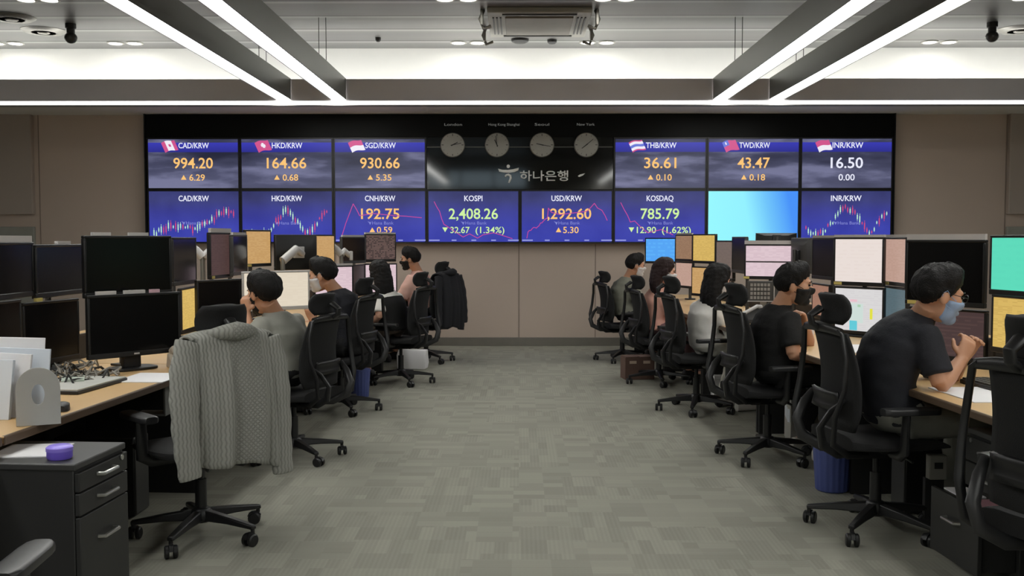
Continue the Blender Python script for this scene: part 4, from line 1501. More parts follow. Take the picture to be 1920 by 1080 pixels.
    if mask is not None:
        mk = MB(); mk.add([HM @ V(p) for p in face_mask()], HF)
        mk.build('face_mask', mask, body, angle=180)
        for sg in (-1, 1):
            MB().tube([HM @ V(p) for p in ((sg * .066, .055, -.018), (sg * .082, .02, -.006), (sg * .094, -.012, .016), (sg * .09, -.028, .002), (sg * .085, -.02, -.03), (sg * .066, .04, -.06))], .0018, 5).build('mask_loop', mask, body)
    for sg in (-1, 1):
        MB().ell((0, 0, 0), (.014, .008, .007), M=HM @ Matrix.Translation((sg * .033, .086, .004)), nu=10, nv=8).build('eye', M_EYE, body)
        MB().tube([HM @ V((sg * .014, .099, .024)), HM @ V((sg * .035, .096, .029)), HM @ V((sg * .053, .083, .023))], [.003, .004, .002], 6).build('eyebrow', hm, body)
    if extra:
        extra(body, HM, sp, S, F, joints)
    return body


def hz(p, z):
    p = V(p); p.z = z
    return p


C_NAVY = mat('cloth_navy', (30, 31, 38), .85, bump=.15, bscale=150)
C_BLACK = mat('cloth_black', (20, 20, 21), .85, bump=.15, bscale=150)
C_WHITE = mat('cloth_white', (240, 237, 232), .8, bump=.15, bscale=150)
C_PEACH = mat('cloth_peach', (236, 180, 162), .8, bump=.15, bscale=150)
C_OLIVE = mat('cloth_olive', (128, 128, 116), .85, bump=.15, bscale=150)
C_GREY = mat('cloth_grey', (150, 150, 142), .85, bump=.15, bscale=150)
C_PINK = mat('cloth_pink', (242, 196, 182), .8, bump=.15, bscale=150)
T_GREY = mat('trouser_grey', (134, 134, 126), .9, bump=.15, bscale=150)
T_DARK = mat('trouser_dark', (34, 34, 36), .9, bump=.15, bscale=150)
T_WHITE = mat('trouser_white', (232, 229, 220), .85, bump=.15, bscale=150)
T_KHAKI = mat('trouser_khaki', (104, 92, 82), .9, bump=.15, bscale=150)
T_MAUVE = mat('skirt_mauve', (120, 92, 96), .9, bump=.15, bscale=150)
K_WHITE = mat('mask_white', (222, 222, 226), .8, var=.03)
K_BLACK = mat('mask_black', (20, 20, 21), .8, var=.03)
K_BLUE = mat('mask_blue', (150, 172, 204), .8, var=.1)
SH_W = mat('shoe_white', (200, 196, 190), .6)
SH_B = mat('shoe_black', (26, 25, 25), .5)


def glasses(body, HM, sp, S, F, J):
    g = MB()
    for sg in (-1, 1):
        g.tube([HM @ V((sg * .035 + .024 * math.cos(f), .108 - .004 * abs(math.cos(f)), .004 + .018 * math.sin(f))) for f in [2 * math.pi * k / 16 for k in range(17)]], .0016, 6)
        g.tube([HM @ V((sg * .059, .104, .006)), HM @ V((sg * .078, .06, .006)), HM @ V((sg * .084, -.01, .008))], .0018, 6)
    g.tube([HM @ V((-.012, .112, .006)), HM @ V((.012, .112, .006))], .0016, 6)
    g.build('glasses', mat('glasses_dark', (40, 38, 38), .3), body)


def lanyard(body, HM, sp, S, F, J):
    B = sp(.93)
    pts = [B + S * .085 + F * .05 + V((0, 0, -.06)), B + S * .085 + V((0, 0, .02)), B + S * .03 - F * .085 + V((0, 0, .02)), B - S * .04 - F * .09 + V((0, 0, .015)), B - S * .09 + V((0, 0, .02)), B - S * .085 + F * .06 + V((0, 0, -.07))]
    MB().tube(pts, .004, 6).build('lanyard', mat('lanyard_grey', (84, 84, 80), .7), body)


# right row -------------------------------------------------------------
Y = 4.68
person('man with glasses in a dark navy tee leaning on the desk with clasped hands', (1.713, 4.698), 12,
       hz(at(1683, 800, Y), .565), at(1660, 692, Y), at(1722, 600, Y), at(1760, 551, 4.6), 4, 14,
       arms={'R': (at(1766, 722, 4.44), at(1802, 675, 4.50), V((.45, .12, .9)), V((-.1, 1, .1)), .75),
             'L': (at(1782, 712, 4.86), at(1806, 672, 4.66), V((.45, -.12, .9)), V((.1, -1, .1)), .85)},
       shirt=C_NAVY, trousers=T_GREY, mask=K_BLUE, skin='b', voxel=.006, extra=glasses, seed=1.3, hs=1.06)
Y = 6.25
person('man in a black tee and black face mask with one hand at his chin', (1.586, 6.259), 15,
       hz(at(1452, 720, Y), .565), at(1446, 645, Y), at(1462, 577, Y), at(1489, 533, 6.2), -12, 6,
       arms={'R': (at(1488, 664, 6.02), at(1541, 676, 6.08), V((1, .1, -.05)), V((0, 0, -1)), .4),
             'L': (at(1518, 652, 6.40), at(1511, 610, 6.30), V((-.35, -.25, .9)), V((-.8, -.2, -.2)), .9)},
       shirt=C_BLACK, trousers=T_DARK, shoes=SH_W, mask=K_BLACK, skin='b', voxel=.006, seed=2.1, hs=1.04, foot_fwd=-.12)
Y = 8.0
person('woman with long dark hair in a white blouse and pale trousers', (1.446, 8.004), 25,
       hz(at(1328, 655, Y), .56), at(1318, 613, Y), at(1332, 562, Y), at(1346, 524, 7.98), 32, 14, 'f',
       shirt=C_WHITE, sleeve='half', trousers=T_WHITE, shoes=SH_W, hair='long', mask=K_WHITE, seed=3.3, hs=1.06, foot_fwd=-.14)
Y = 9.55
person('woman with brown hair in a peach blouse and white face mask', (1.361, 9.556), 15,
       hz(at(1233, 625, Y), .56), at(1226, 588, Y), at(1234, 541, Y), at(1246, 508, 9.5), 2, 10, 'f',
       shirt=C_PEACH, sleeve='short', trousers=T_MAUVE, hair='mid', hairmat=M_HAIR_B, mask=K_WHITE, seed=4.7, hs=1.06)
Y = 11.3
person('man in an olive grey shirt and white face mask by the end wall', (1.19, 11.327), 20,
       hz(at(1172, 600, Y), .565), at(1164, 562, Y), at(1177, 524, Y), at(1192, 497, 11.25), 8, 8,
       shirt=C_OLIVE, sleeve='long', trousers=T_DARK, mask=K_WHITE, skin='b', seed=5.9)
# left row --------------------------------------------------------------
Y = 6.2
person('man in a grey shirt with a lanyard, seen from behind, hand at his face', (-1.439, 6.253), 155,
       hz(at(532, 725, Y), .565), at(531, 655, Y), at(516, 590, Y), at(494, 549, 6.15), 142, 8,
       arms={'L': (at(470, 640, 6.02), at(462, 588, 6.12), V((-.1, .1, 1)), V((.4, .8, 0)), .8),
             'R': (at(560, 640, 6.45), at(520, 640, 6.62), V((-1, .2, .1)), V((0, 0, -1)), .4)},
       shirt=C_GREY, trousers=T_DARK, mask=K_BLACK, skin='b', voxel=.006, extra=lanyard, seed=6.2, hs=1.06)
Y = 7.95
person('man in a dark navy shirt and white face mask looking left', (-1.449, 7.984), 165,
       hz(at(652, 655, Y), .565), at(652, 596, Y), at(632, 549, Y), at(604, 515, 7.9), 172, 10,
       arms={'L': (at(612, 606, 7.76), at(586, 600, 7.78), V((-.3, 0, 1)), V((-.2, 1, 0)), .5)},
       shirt=C_NAVY, trousers=T_DARK, mask=K_WHITE, skin='b', voxel=.007, seed=7.4, hs=1.06)
Y = 9.5
person('woman with long dark hair in a black vest over white sleeves', (-1.147, 9.539), 150,
       hz(at(734, 638, Y), .56), at(736, 590, Y), at(722, 543, Y), at(711, 513, 9.5), 135, 10, 'f',
       arms={'L': (at(711, 592, 9.32), at(698, 606, 9.42), V((-1, .2, 0)), V((0, 0, -1)), .3)},
       shirt=C_WHITE, sleeve='short', vest=C_BLACK, trousers=T_KHAKI, hair='long', mask=K_WHITE, seed=8.8, hs=1.04)
Y = 11.15
person('man in a pink shirt and black face mask by the end wall', (-1.06, 11.213), 160,
       hz(at(790, 600, Y), .565), at(786, 552, Y), at(784, 512, Y), at(769, 485, 11.1), 176, 8,
       shirt=C_PINK, sleeve='short', trousers=T_DARK, mask=K_BLACK, skin='b', seed=9.9)
# ------------------------------------------------------------------ garments over chair backs
def knit():
    m, nt, b = nodes_of('cable_knit')
    N, L = nt.nodes.new, nt.links.new
    tc = N('ShaderNodeTexCoord'); sep = N('ShaderNodeSeparateXYZ'); L(tc.outputs['Object'], sep.inputs[0])

    def mt(op, a, c=0.0):
        n = N('ShaderNodeMath'); n.operation = op
        for i, q in enumerate((a, c)):
            if isinstance(q, (int, float)):
                n.inputs[i].default_value = q
            else:
                L(q, n.inputs[i])
        return n.outputs[0]
    x, z = sep.outputs[0], sep.outputs[2]
    k = math.pi / .021
    d1 = mt('ABSOLUTE', mt('SINE', mt('MULTIPLY', mt('ADD', x, z), k)))
    d2 = mt('ABSOLUTE', mt('SINE', mt('MULTIPLY', mt('SUBTRACT', x, z), k)))
    lattice = mt('MINIMUM', d1, d2)
    tw = mt('ABSOLUTE', mt('SINE', mt('ADD', mt('MULTIPLY', x, math.pi / .017), mt('MULTIPLY', mt('SINE', mt('MULTIPLY', z, 2 * math.pi / .035)), .35))))
    inside = mt('MULTIPLY', mt('LESS_THAN', mt('ABSOLUTE', mt('ADD', x, -.045)), .075), mt('GREATER_THAN', z, .42))
    mx = N('ShaderNodeMix'); mx.data_type = 'FLOAT'
    L(inside, mx.inputs[0]); L(tw, mx.inputs[2]); L(lattice, mx.inputs[3])
    fine = N('ShaderNodeTexNoise'); fine.inputs['Scale'].default_value = 260
    L(tc.outputs['Object'], fine.inputs['Vector'])
    h = mt('ADD', mx.outputs[0], mt('MULTIPLY', fine.outputs['Fac'], .35))
    bp = N('ShaderNodeBump'); bp.inputs['Strength'].default_value = .7; bp.inputs['Distance'].default_value = .005
    L(h, bp.inputs['Height']); L(bp.outputs[0], b.inputs['Normal'])
    cr = N('ShaderNodeValToRGB')
    cr.color_ramp.elements[0].color = lin((134, 134, 129)) + (1,)
    cr.color_ramp.elements[1].color = lin((160, 160, 154)) + (1,)
    L(h, cr.inputs[0]); L(cr.outputs[0], b.inputs['Base Color'])
    b.inputs['Roughness'].default_value = .95
    b.inputs['Specular IOR Level'].default_value = .1
    return m


def drape(chair, name, label, cat, m, zbot, wtop, wbot, sleeves, collar=True, seed=0):
    """a garment hung over the chair's back: outer sheet, fold over the top, sleeves"""
    c = CHAIRS[chair]
    t = thing(name, label, cat, c.location, c.rotation_euler.z)
    top = .995 * c.scale.z
    P = []
    rows = [(-.10, None), (-.06, None)]
    nu = 56
    for vi in range(-9, 31):
        row = []
        for j in range(nu + 1):
            u = -1 + 2 * j / nu
            if vi < 0:                               # inside of the chair back, hanging down in front
                q = -vi / 9
                y = -.235 + .05 * (1 - q) * 0 + .015 * math.sin(u * 7 + seed)
                z = top - .02 - q * .20 - .02 * u * u
                x = u * (wtop + .005)
                y += .028
            elif vi < 5:                             # over the top
                f = math.pi * vi / 5
                y = -.272 + .062 * math.cos(f)
                z = top - .012 + .03 * math.sin(f) - .022 * abs(u) ** 3
                x = u * wtop
            else:
                v = (vi - 5) / 25
                hem = zbot - .03 * u + .012 * math.sin(u * 4 + seed)
                z = (top - .012) * (1 - v) + hem * v - .022 * abs(u) ** 3 * (1 - v)
                x = u * (wtop + (wbot - wtop) * v ** .8)
                y = -.334 - .062 * math.sin(min(1, v * 1.5) * math.pi / 2) + .012 * v
                fold = v ** .7 * (.018 * math.sin(u * 8.5 + seed + v * 1.2) + .010 * math.sin(u * 17 + 2 * v + seed * 2)) * (1 - .45 * math.exp(-((u - .2) / .3) ** 2))
                y += fold
                y += .09 * max(0, abs(u) - .82) / .18 * (1 - .3 * v)
                if v > .93:
                    y += .006
            row.append((x, y, z))
        P.append(row)
    MB().grid(P).build('body', m, t, solid=.012, angle=180)
    for pts, rad, fl_ in sleeves:
        s = MB()
        pp = []
        rr = []
        n = 18
        P_ = [V(p) for p in pts]
        for i in range(n + 1):
            w = i / n * (len(P_) - 1)
            k = min(int(w), len(P_) - 2)
            pp.append(P_[k].lerp(P_[k + 1], w - k))
            rr.append((rad[k] + (rad[k + 1] - rad[k]) * (w - k)) * (1 + .06 * math.sin(i * 1.9 + seed)))
        for _ in range(3):
            pp = [pp[0]] + [(pp[i - 1] + pp[i] * 2 + pp[i + 1]) / 4 for i in range(1, n)] + [pp[-1]]
        s.tube(pp, rr, 18, flat=fl_, up=(0, 1, 0))
        s.build('sleeve', m, t, angle=180, bevel=.008)
    if collar:
        MB().tube([(-.12, -.30, top + .004), (-.06, -.345, top + .012), (0, -.362, top + .016), (.06, -.345, top + .012), (.12, -.30, top + .004)], [.016, .032, .042, .032, .016], 12).build('collar', m, t)
    return t


drape('L1', 'cardigan', 'grey cable-knit cardigan draped over the back of the nearest left chair', 'cardigan', knit(), .40, .198, .222,
      [([(-.205, -.315, .955), (-.25, -.36, .82), (-.265, -.39, .64), (-.262, -.40, .50), (-.25, -.405, .385)], [.062, .072, .066, .06, .052], (.42, 1.0)),
       ([(.186, -.31, .955), (.210, -.33, .82), (.218, -.345, .62), (.222, -.35, .44), (.228, -.35, .325)], [.055, .062, .056, .052, .05], (.55, 1.0))], seed=.6)
M_JACK = mat('jacket_navy', (30, 30, 35), .9, bump=.2, bscale=120)
drape('L5', 'jacket', 'dark jacket draped over the back of the chair by the end wall', 'jacket', M_JACK, .40, .20, .24,
      [([(-.205, -.31, .98), (-.25, -.33, .82), (-.268, -.345, .6), (-.265, -.35, .44)], [.06, .064, .058, .05], (.55, 1.0)),
       ([(.205, -.31, .98), (.25, -.33, .82), (.268, -.345, .6), (.27, -.35, .44)], [.06, .064, .058, .05], (.55, 1.0))], seed=2.0)


# ------------------------------------------------------------------ pedestals
def fz(px, py, z):
    d = CAM_M @ V(((px - 960) / FPX, (540 - py) / FPX, -1))
    return V((0, 0, 1.4)) + d * ((z - 1.4) / d.z)


M_PED = mat('pedestal_dark', (44, 44, 44), .5, var=.06)
M_PEDT = mat('pedestal_top', (62, 62, 62), .45, var=.06)
M_HAND = mat('handle_chrome', (190, 190, 186), .28, metal=.85)


def pedestal(label, x, y, rz, w, d, h, side, rows, pull=()):
    """drawer fronts face +x (side=1) or -x (side=-1); w along the row, d deep"""
    t = thing('drawer_pedestal', label, 'drawer unit', (x, y, 0), rz, 'drawer pedestals by the desks')
    MB().box((-side * d / 2, 0, h / 2 - .01 + .02), (d, w, h - .06)).build('body', M_PED, t, bevel=.004)
    MB().box((-side * d / 2, 0, h - .012), (d + .02, w + .01, .024)).build('top', M_PEDT, t, bevel=.005)
    for k in range(4):
        MB().lathe([(0, 0), (.02, 0), (.02, .035), (0, .035)], o=(-side * (.06 + (k % 2) * (d - .12)), (k // 2 - .5) * (w - .1), 0), n=12).build('foot', M_DARK, t)
    z = h - .03
    for i, fr in enumerate(rows):
        hh = fr * (h - .09)
        px_ = pull[i] if i < len(pull) else 0
        dr = MB()
        dr.box((side * (.010 + px_), 0, z - hh / 2), (.018, w - .006, hh - .006))
        if px_:
            for q in (-1, 1):
                dr.box((side * (px_ / 2 + .002), q * (w / 2 - .03), z - hh * .6), (px_ + .004, .012, hh * .7))
            dr.box((side * (px_ / 2), 0, z - hh * .92), (px_, w - .06, .01))
        dd = dr.build('drawer', M_PED, t, bevel=.003)
        hz_ = z - min(.10, hh * .45)
        MB().tube([(side * (.019 + px_), -.055, hz_), (side * (.043 + px_), -.05, hz_), (side * (.043 + px_), .05, hz_), (side * (.019 + px_), .055, hz_)], .007, 8).build('handle', M_HAND, dd)
        z -= hh
    MB().lathe([(0, 0), (.010, 0), (.010, .004), (0, .004)], M=Matrix.Translation((side * .02, w / 2 - .05, h - .045)) @ Matrix.Rotation(R(90 * side), 4, 'Y'), n=14).build('lock', M_HAND, t)
    return t


p = pedestal('dark drawer pedestal with paper and a purple tin at the left edge', -1.495, 3.47, math.atan(-.0612), .36, .60, .64, 1, (.13, .15, .72))
pedestal('dark drawer pedestal under the right desk with its bottom drawer pulled out', 1.965, 4.05, math.atan(.058), .40, .55, .585, -1, (.22, .22, .56), pull=(0, 0, .15))
M_PAPER = mat('paper_white', (232, 231, 233), .7, var=.03)
M_PAPER_B = mat('paper_bluish', (214, 221, 230), .7, var=.03)
M_PAPER_G = mat('paper_greenish', (176, 186, 174), .7, var=.05)


def sheet(label, x, y, z, w, d, rz, m=None, th=.004, name='paper_sheet'):
    o = MB().box((0, 0, th / 2), (w, d, th)).build(name, m or M_PAPER, smooth=False)
    o.location = (x, y, z); o.rotation_euler.z = rz
    return tag(o, label, 'paper', 'papers lying about')


sheet('white paper on the left drawer pedestal beside the purple tin', -1.745, 3.49, .6405, .22, .22, .1)
c = fz(112, 860, .64)
t = thing('round_tin', 'small round purple tin on the left drawer pedestal', 'tin', (c.x, c.y, .641))
M_PURP = mat('purple_plastic', (122, 100, 224), .4)
MB().lathe([(0, 0), (.038, 0), (.042, .006), (.042, .028), (0, .028)], n=28).build('body', M_PURP, t)
MB().lathe([(0, .028), (.044, .028), (.044, .040), (.036, .046), (0, .047)], n=28).build('lid', mat('purple_lid', (150, 130, 240), .35), t)
for k, (dx, dy, dz, m, lab) in enumerate(((.02, .02, 0, M_PAPER, 'pale paper in the pulled-out drawer on the right'), (.02, -.07, .004, mat('paper_pink', (176, 130, 140), .7), 'pink folder in the pulled-out drawer on the right'))):
    o = sheet(lab, 1.87 + dx, 4.10 + dy * 2.4, .322 + dz, .10, .17, .03, m, .006)

# ------------------------------------------------------------------ things on the left desk
ZD = Z_DESK + .0005
c = fz(68, 792, Z_DESK)
t = thing('file_holder', 'grey upright file holder with an oval hole, full of papers at left', 'file holder', (c.x + .0, c.y + .02, ZD), R(26), None)
M_FH = mat('file_grey', (168, 168, 164), .5)
out = []
w_, h_ = .075, .215
for k in range(13):
    f = math.pi * k / 12
    out.append((w_ * math.cos(f), h_ - .075 + .075 * math.sin(f)))
out = [(w_, 0)] + out + [(-w_, 0)]
fm = MB()
hole = [(.022 * math.cos(2 * math.pi * k / 15 + math.pi / 2 - math.pi), .115 + .038 * math.sin(2 * math.pi * k / 15 - math.pi / 2)) for k in range(15)]
n_ = len(out)


def ring_panel(mb, outer, inner, y0, y1):
    """panel with a hole: outer and inner loops joined"""
    no, ni = len(outer), len(inner)
    def resample(poly, n):
        P2 = [V((a, b, 0)) for a, b in poly] + [V((poly[0][0], poly[0][1], 0))]
        d = [0]
        for a, b in zip(P2[:-1], P2[1:]):
            d.append(d[-1] + (b - a).length)
        res = []
        for i in range(n):
            s_ = d[-1] * i / n
            k = max(j for j in range(len(d) - 1) if d[j] <= s_ + 1e-9)
            w = (s_ - d[k]) / max(1e-9, d[k + 1] - d[k])
            res.append(P2[k].lerp(P2[k + 1], w))
        return res
    O_ = resample(outer, 48)
    cx = sum(p[0] for p in inner) / ni; cz = sum(p[1] for p in inner) / ni
    rx = max(abs(p[0] - cx) for p in inner); rz_ = max(abs(p[1] - cz) for p in inner)
    I_ = []
    for p in O_:
        f = math.atan2((p.y - cz) / rz_, (p.x - cx) / rx)
        I_.append(V((cx + rx * math.cos(f), cz + rz_ * math.sin(f), 0)))
    loops = [[(p.x, y, p.y) for p in L_] for L_, y in ((O_, y0), (I_, y0), (I_, y1), (O_, y1))]
    n = 48
    vs = [p for l in loops for p in l]
    fs = []
    for a in range(4):
        b_ = (a + 1) % 4
        for i in range(n):
            j = (i + 1) % n
            fs.append((a * n + i, a * n + j, b_ * n + j, b_ * n + i))
    mb.add(vs, fs)


ring_panel(fm, out, hole, -.09, -.084)
fm.box((-.0725, .02, .07), (.005, .21, .14)).box((.0725, .02, .07), (.005, .21, .14)).box((0, .02, .003), (.15, .21, .006))
fm.build('holder', M_FH, t, bevel=.001)
c2 = fz(40, 770, Z_DESK)
for k, (dx, dy, tilt, hgt, m, lab) in enumerate(((-.10, .06, 7, .30, M_PAPER, 'tallest white document standing behind the file holder'), (-.07, .045, 9, .26, M_PAPER_B, 'bluish document standing behind the file holder'), (-.115, .0, 12, .25, M_PAPER, 'white document leaning at the far left of the file holder'), (-.15, -.03, 4, .23, M_PAPER_B, 'leftmost bluish document by the file holder'))):
    o = MB().box((0, 0, hgt / 2), (.21, .008 + .004 * k, hgt)).build('document', m, bevel=.002)
    o.location = (c.x + dx - .085, c.y + .10 + dy * 1.6, ZD)
    o.rotation_euler = (R(-4 - 2 * k), R(tilt * .35), R(12 - 3 * k))
    tag(o, lab, 'document', 'documents standing by the file holder')
c = fz(155, 726, Z_DESK)
t = thing('desk_pad', 'white writing pad on a dark base on the left desk', 'pad', (c.x, c.y, ZD), R(-6))
MB().box((0, 0, .008), (.21, .44, .016)).build('base', M_DARK, t, bevel=.003)
MB().box((0, 0, .019), (.20, .43, .006)).build('sheet', mat('pad_white', (190, 190, 184), .6), t, smooth=False)
c = fz(145, 712, Z_DESK + .022)
sheet('greenish papers on the white pad of the left desk', c.x - .02, c.y, ZD + .0225, .10, .16, .4, M_PAPER_G, .008)
c = fz(283, 709, Z_DESK)
sheet('white paper on the left desk beside the cardigan chair', c.x, c.y, ZD, .25, .32, -.06)
c = fz(116, 769, Z_DESK)
t = thing('computer_mouse', 'black mouse on the left desk beside the file holder', 'mouse', (c.x, c.y, ZD), R(20))
MB().rings([[(.031 * k * math.cos(f), y, max(0, .018 + h * math.sin(f)) if math.sin(f) > 0 else .001) for f in [2 * math.pi * j / 16 for j in range(16)]] for y, k, h in ((-.055, .5, .006), (-.045, .85, .012), (-.01, 1, .018), (.03, .95, .013), (.052, .6, .004))]).build('shell', M_DARK, t)
rr = random.Random(5)
cb = MB()
for k in range(46):
    x = rr.uniform(-2.42, -1.98); y = rr.uniform(4.62, 5.3)
    if -2.22 < x < -1.88 and 4.98 < y < 5.36:
        y -= .4
    a = rr.uniform(0, 6.28); L_ = rr.uniform(.06, .16)
    pts = []
    for q in range(7):
        u = q / 6
        pts.append((x + L_ * (u - .5) * math.cos(a) + .03 * math.sin(u * 6 + a), y + L_ * (u - .5) * math.sin(a) + .03 * math.cos(u * 5 + a), ZD + .008 + .05 * rr.random() * math.sin(u * math.pi)))
    cb.tube(pts, rr.choice((.004, .005, .0065)), 6, mi=rr.choice((0, 0, 1)))
o = cb.build('cable_tangle', [mat('cable_grey', (132, 128, 120), .6), mat('cable_black', (30, 30, 30), .5)])
tag(o, 'tangle of grey and black cables under the left monitors', 'cables', kind='stuff')
t = thing('desk_phone', 'beige desk phone half hidden by the cardigan chair', 'phone', (-1.78, 5.24, ZD), R(30))
M_BEIGE = mat('phone_beige', (176, 164, 148), .5)
MB().rings([[(sx * .085, y0, z0) for sx, y0, z0 in ((-1, -.1, 0), (1, -.1, 0), (1, .1, 0), (-1, .1, 0))], [(sx * .08, y0, z0) for sx, y0, z0 in ((-1, -.095, .025), (1, -.095, .025), (1, .095, .075), (-1, .095, .075))]]).build('base', M_BEIGE, t, bevel=.005)
MB().tube([(-.05, -.08, .06), (-.05, -.07, .075), (-.05, .06, .10), (-.05, .085, .085)], [.022, .018, .018, .024], 10).build('handset', M_BEIGE, t)
for k in range(12):
    MB().box((.0 + .028 * (k % 3), -.06 + .028 * (k // 3), .043 + .0075 * (k // 3)), (.018, .018, .006)).build('key', M_MG, t)
# under the left desks
def tower(label, x, y, m, rz=0.0):
    t = thing('computer_tower', label, 'computer', (x, y, 0), rz, 'computer towers under the desks')
    MB().box((0, 0, .21), (.40, .18, .40)).build('case', m, t, bevel=.006)
    MB().box((.201 if x < 0 else -.201, 0, .21), (.012, .17, .38)).build('front_panel', M_MG, t, bevel=.004)
    MB().lathe([(0, 0), (.012, 0), (.012, .006), (0, .006)], M=Matrix.Translation((.206 if x < 0 else -.206, .04, .33)) @ Matrix.Rotation(R(90 if x < 0 else -90), 4, 'Y'), n=14).build('power_button', M_METAL, t)


tower('black computer tower under the nearest left desk behind the armrest', -2.12, 4.95, M_MB)
tower('black computer tower under the right desk behind the man with glasses', 2.16, 5.05, M_MB)
c = fz(290, 768, .55)
t = thing('hanging_tray', 'small grey tray under the left desk edge beside the armrest', 'tray', (-1.80, 5.02, .50))
MB().box((0, 0, .085), (.012, .12, .17)).box((-.08, 0, .006), (.16, .12, .012)).build('tray', mat('tray_grey', (110, 110, 108), .5), t, bevel=.003)
MB().box((-.08, 0, .17), (.17, .05, .022)).build('clip', M_DARK, t)


def bin_(label, px, py, r, h, m):
    c = fl(px, py)
    t = thing('waste_bin', label, 'waste bin', (c.x, c.y + r, 0), 0, 'blue waste bins')
    n = 72
    rg = []
    for z, k in ((.003, .80), (.01, .84), (h * .5, .92), (h, 1.0)):
        rg.append([(r * k * (1 + (.018 if (j // 2) % 2 else -.012)) * math.cos(2 * math.pi * j / n), r * k * (1 + (.018 if (j // 2) % 2 else -.012)) * math.sin(2 * math.pi * j / n), z) for j in range(n)])
    for z, k in ((h, .95), (.02, .76)):
        rg.append([(r * k * math.cos(2 * math.pi * j / n), r * k * math.sin(2 * math.pi * j / n), z) for j in range(n)])
    MB().rings(rg).build('bucket', m, t, angle=25)
    MB().lathe([(r * .96, h - .004), (r * 1.04, h - .004), (r * 1.04, h + .012), (r * .96, h + .012)], n=40).build('rim', m, t)


M_BIN = mat('bin_blue', (72, 84, 142), .5)
bin_('ribbed blue waste bin beside the chair of the man with glasses', 1571, 928, .105, .26, M_BIN)
bin_('ribbed blue waste bin on the floor in the left row', 672, 748, .09, .24, M_BIN)
t = thing('socket_box', 'pale socket box under the right desk of the man with glasses', 'socket', (2.02, 4.74, 0))
MB().box((0, .03, .12), (.09, .03, .24)).build('post', M_DARK, t)
MB().box((0, 0, .30), (.085, .05, .12)).build('box', mat('socket_pale', (150, 148, 140), .5), t, bevel=.006)
MB().box((0, -.027, .31), (.04, .006, .03)).build('outlet', M_DARK, t)

# bags, boxes and files on the floor
c = fl(1197, 712)
t = thing('carton', 'brown carton with two pale labels under the chair by the end wall', 'box', (c.x, c.y + .1, 0), R(8))
M_CART = mat('carton_brown', (108, 84, 74), .8)
MB().box((0, 0, .11), (.30, .2, .22)).build('body', M_CART, t, bevel=.004)
for q in (-1, 1):
    MB().box((q * .07, -.101, .175), (.07, .003, .028)).build('pale_label', mat('label_pale', (206, 184, 164), .6), t, smooth=False)
    MB().box((q * .075, 0, .225), (.14, .2, .008)).build('flap', M_CART, t, bevel=.002)
c = fl(772, 693)
t = thing('paper_bag', 'white paper bag on the floor under the chair of the woman in the vest', 'bag', (c.x, c.y + .07, 0), R(-10))
m = MB()
m.rings([[(sx * .17 * k + dx, sy * .07 * k2, z) for sx, sy in ((-1, -1), (1, -1), (1, 1), (-1, 1))] for z, k, k2, dx in ((.002, .9, 1, 0), (.07, .95, 1.05, .005), (.15, .95, .9, .0), (.21, .92, .5, .01))])
m.build('body', M_PAPER, t, bevel=.01)
MB().tube([(-.05, 0, .205), (-.04, 0, .26), (.04, 0, .26), (.05, 0, .205)], .004, 6).build('handle', M_PAPER, t)
c = fl(1344, 748)
t = thing('white_box', 'small white box on the floor behind the chair of the woman in white', 'box', (c.x + .05, c.y + .1, 0), R(10))
MB().box((0, 0, .09), (.16, .12, .18)).build('body', M_PAPER, t, bevel=.003)
MB().box((0, 0, .185), (.164, .124, .03)).build('lid', M_PAPER, t, bevel=.003)
for k in range(5):
    x = 1.90 + .012 * k
    y = 6.72 + k * .062
    t = thing('binder', ['very', 'second', 'third', 'fourth', 'fifth'][k] + ' nearest of the upright pale binders on the floor', 'binder', (x + .06, y, 0), R(20), 'pale binders on the floor')
    MB().box((0, 0, .16), (.26, .042, .31)).build('cover', mat('binder_pale', (176, 174, 168), .6), t, bevel=.004)
    MB().box((-.131, 0, .2), (.003, .026, .09)).build('spine_label', M_PAPER_B, t, smooth=False)

# ------------------------------------------------------------------ things on the right desks
c = fz(1805, 742, Z_DESK)
sheet('white paper under the elbow of the man with glasses', c.x + .10, c.y + .02, ZD, .30, .42, .05)
c = fz(1625, 655, Z_DESK)
sheet('white paper on the desk between the two men in dark tees', c.x + .02, c.y, ZD, .36, .50, .06)
t = thing('keyboard', 'dark keyboard on the desk before the man with glasses', 'keyboard', (2.20, 4.52, ZD), R(94))
MB().box((0, 0, .010), (.42, .14, .02)).build('case', M_DARK, t, bevel=.004)
for r_ in range(4):
    for k in range(12):
        MB().box((-.19 + k * .0345, -.05 + r_ * .032, .024), (.028, .026, .008)).build('key', M_MG, t, smooth=False)
t = thing('keyboard', 'grey keyboard on the desk left of the pad, nearest station', 'keyboard', (2.26, 3.86, ZD), R(94))
MB().box((0, 0, .010), (.42, .14, .02)).build('case', M_MG, t, bevel=.004)
for r_ in range(4):
    for k in range(12):
        MB().box((-.19 + k * .0345, -.05 + r_ * .032, .024), (.028, .026, .008)).build('key', M_DARK, t, smooth=False)
c = at(1497, 600, 6.36)
t = thing('paper_cup', 'white paper cup on the desk by the man in the black tee', 'cup', (1.90, 6.48, ZD))
MB().lathe([(0, 0), (.03, 0), (.042, .10), (.040, .10), (.028, .004), (0, .004)], n=24).build('cup', M_PAPER, t)
MB().lathe([(.0395, .098), (.044, .098), (.044, .104), (.0395, .104)], n=24).build('rim', M_PAPER, t)
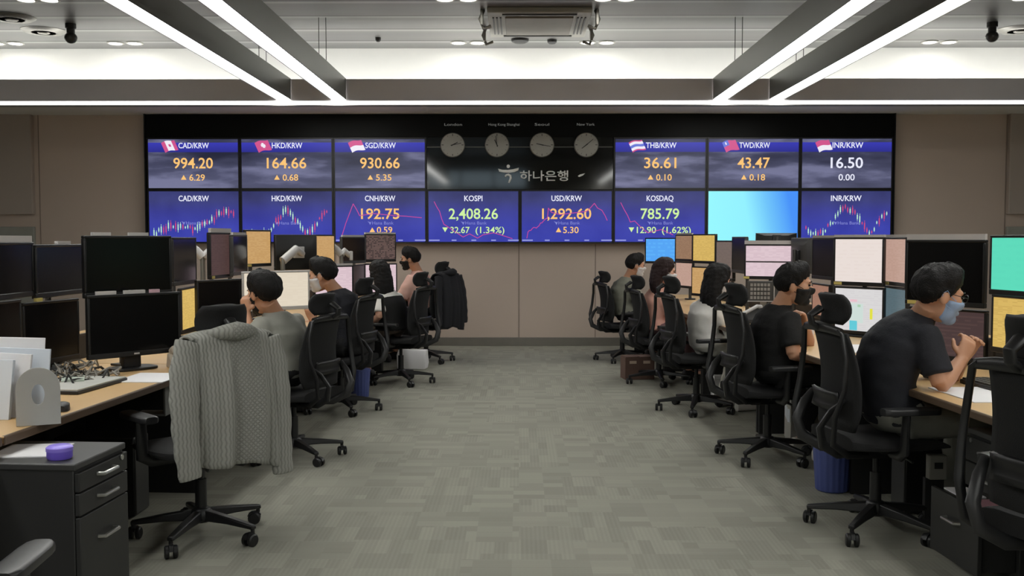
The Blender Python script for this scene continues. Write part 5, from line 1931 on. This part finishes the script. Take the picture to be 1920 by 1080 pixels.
# dealing phone board with rows of keys
c = at(1432, 546, 8.3)
t = thing('dealing_board', 'grey dealing phone board with rows of keys under the pale two-band screen', 'phone', (c.x, c.y, Z_DESK), R(-8))
MB().box((0, .03, (c.z - Z_DESK) / 2), (.05, .03, c.z - Z_DESK)).build('post', M_METAL, t)
hz0 = c.z - Z_DESK
MB().box((0, .012, hz0), (.27, .02, .17)).build('panel', M_MG, t, bevel=.004)
MB().box((0, .05, .006), (.16, .14, .012)).build('foot', M_MG, t, bevel=.003)
for r_ in range(4):
    for k in range(6):
        MB().box((-.10 + k * .028, -.002, hz0 - .055 + r_ * .036), (.02, .01, .024)).build('key', mat('key_pale', (150, 148, 144), .5), t, smooth=False)
fr = MB()
for x, z, w, h in ((.085, 0, .008, .17), (.135, 0, .008, .17), (0, -.085, .27, .008)):
    fr.box((x, -.002, hz0 + z), (w, .012, h))
fr.build('frame', M_MW, t, smooth=False)
t = thing('desk_phone', 'black desk phone with a white curved handset before the woman in white', 'phone', (c.x - .10, c.y - .18, ZD), R(-60))
MB().rings([[(sx * .1, y0, z0) for sx, y0, z0 in ((-1, -.1, 0), (1, -.1, 0), (1, .1, 0), (-1, .1, 0))], [(sx * .095, y0, z0) for sx, y0, z0 in ((-1, -.095, .03), (1, -.095, .03), (1, .095, .12), (-1, .095, .12))]]).build('base', M_DARK, t, bevel=.005)
MB().tube([(-.06, -.1, .07), (-.06, -.06, .085), (-.06, .06, .13), (-.06, .1, .12)], [.022, .016, .016, .022], 10).build('handset', M_MW, t)

# white swing arms without a screen in sight, on the outer desks
for px, py, Y_, lab in ((380, 478, 8.0, 'white swing arm on a pole left of the dark reddish upper screen'), (640, 474, 9.7, 'white swing arm on a pole left of the dark monitor with the pale strip')):
    p = at(px, py, Y_)
    t = thing('swing_stand', lab, 'stand', (p.x, p.y, Z_DESK), R(15), 'white swing arms on the left desks')
    h = p.z - Z_DESK
    MB().lathe([(0, 0), (.055, 0), (.055, .02), (.02, .03), (.02, h - .02), (0, h - .02)], n=18).build('pole', M_METAL, t)
    a = MB()
    a.tube([(-.12, 0, h + .10), (-.05, 0, h + .04), (0, 0, h - .02)], [.022, .032, .034], 10)
    a.tube([(0, 0, h - .02), (.03, .02, h + .02), (.09, .05, h - .03)], [.034, .032, .026], 10)
    a.build('swing_arm', M_MW, t)
    MB().box((.10, .06, h - .03), (.03, .09, .09)).build('mount_plate', M_MW, t, bevel=.006)
cb = MB()
rr = random.Random(11)
for k in range(20):
    p = at(rr.uniform(385, 458), 520, 7.2 + rr.random() * .25)
    q0 = Z_DESK + .004
    cb.tube([(p.x, p.y, q0), (p.x + rr.uniform(-.06, .06), p.y + rr.uniform(-.05, .05), q0 + rr.uniform(.05, .30)), (p.x + rr.uniform(-.1, .1), p.y + rr.uniform(-.05, .05), q0)], .005, 6, mi=rr.choice((0, 1, 1)))
o = cb.build('cable_tangle', [mat('cable_grey', (132, 128, 120), .6), mat('cable_black', (30, 30, 30), .5)])
tag(o, 'loose cables behind the black lower monitor of the second left desk', 'cables', kind='stuff')
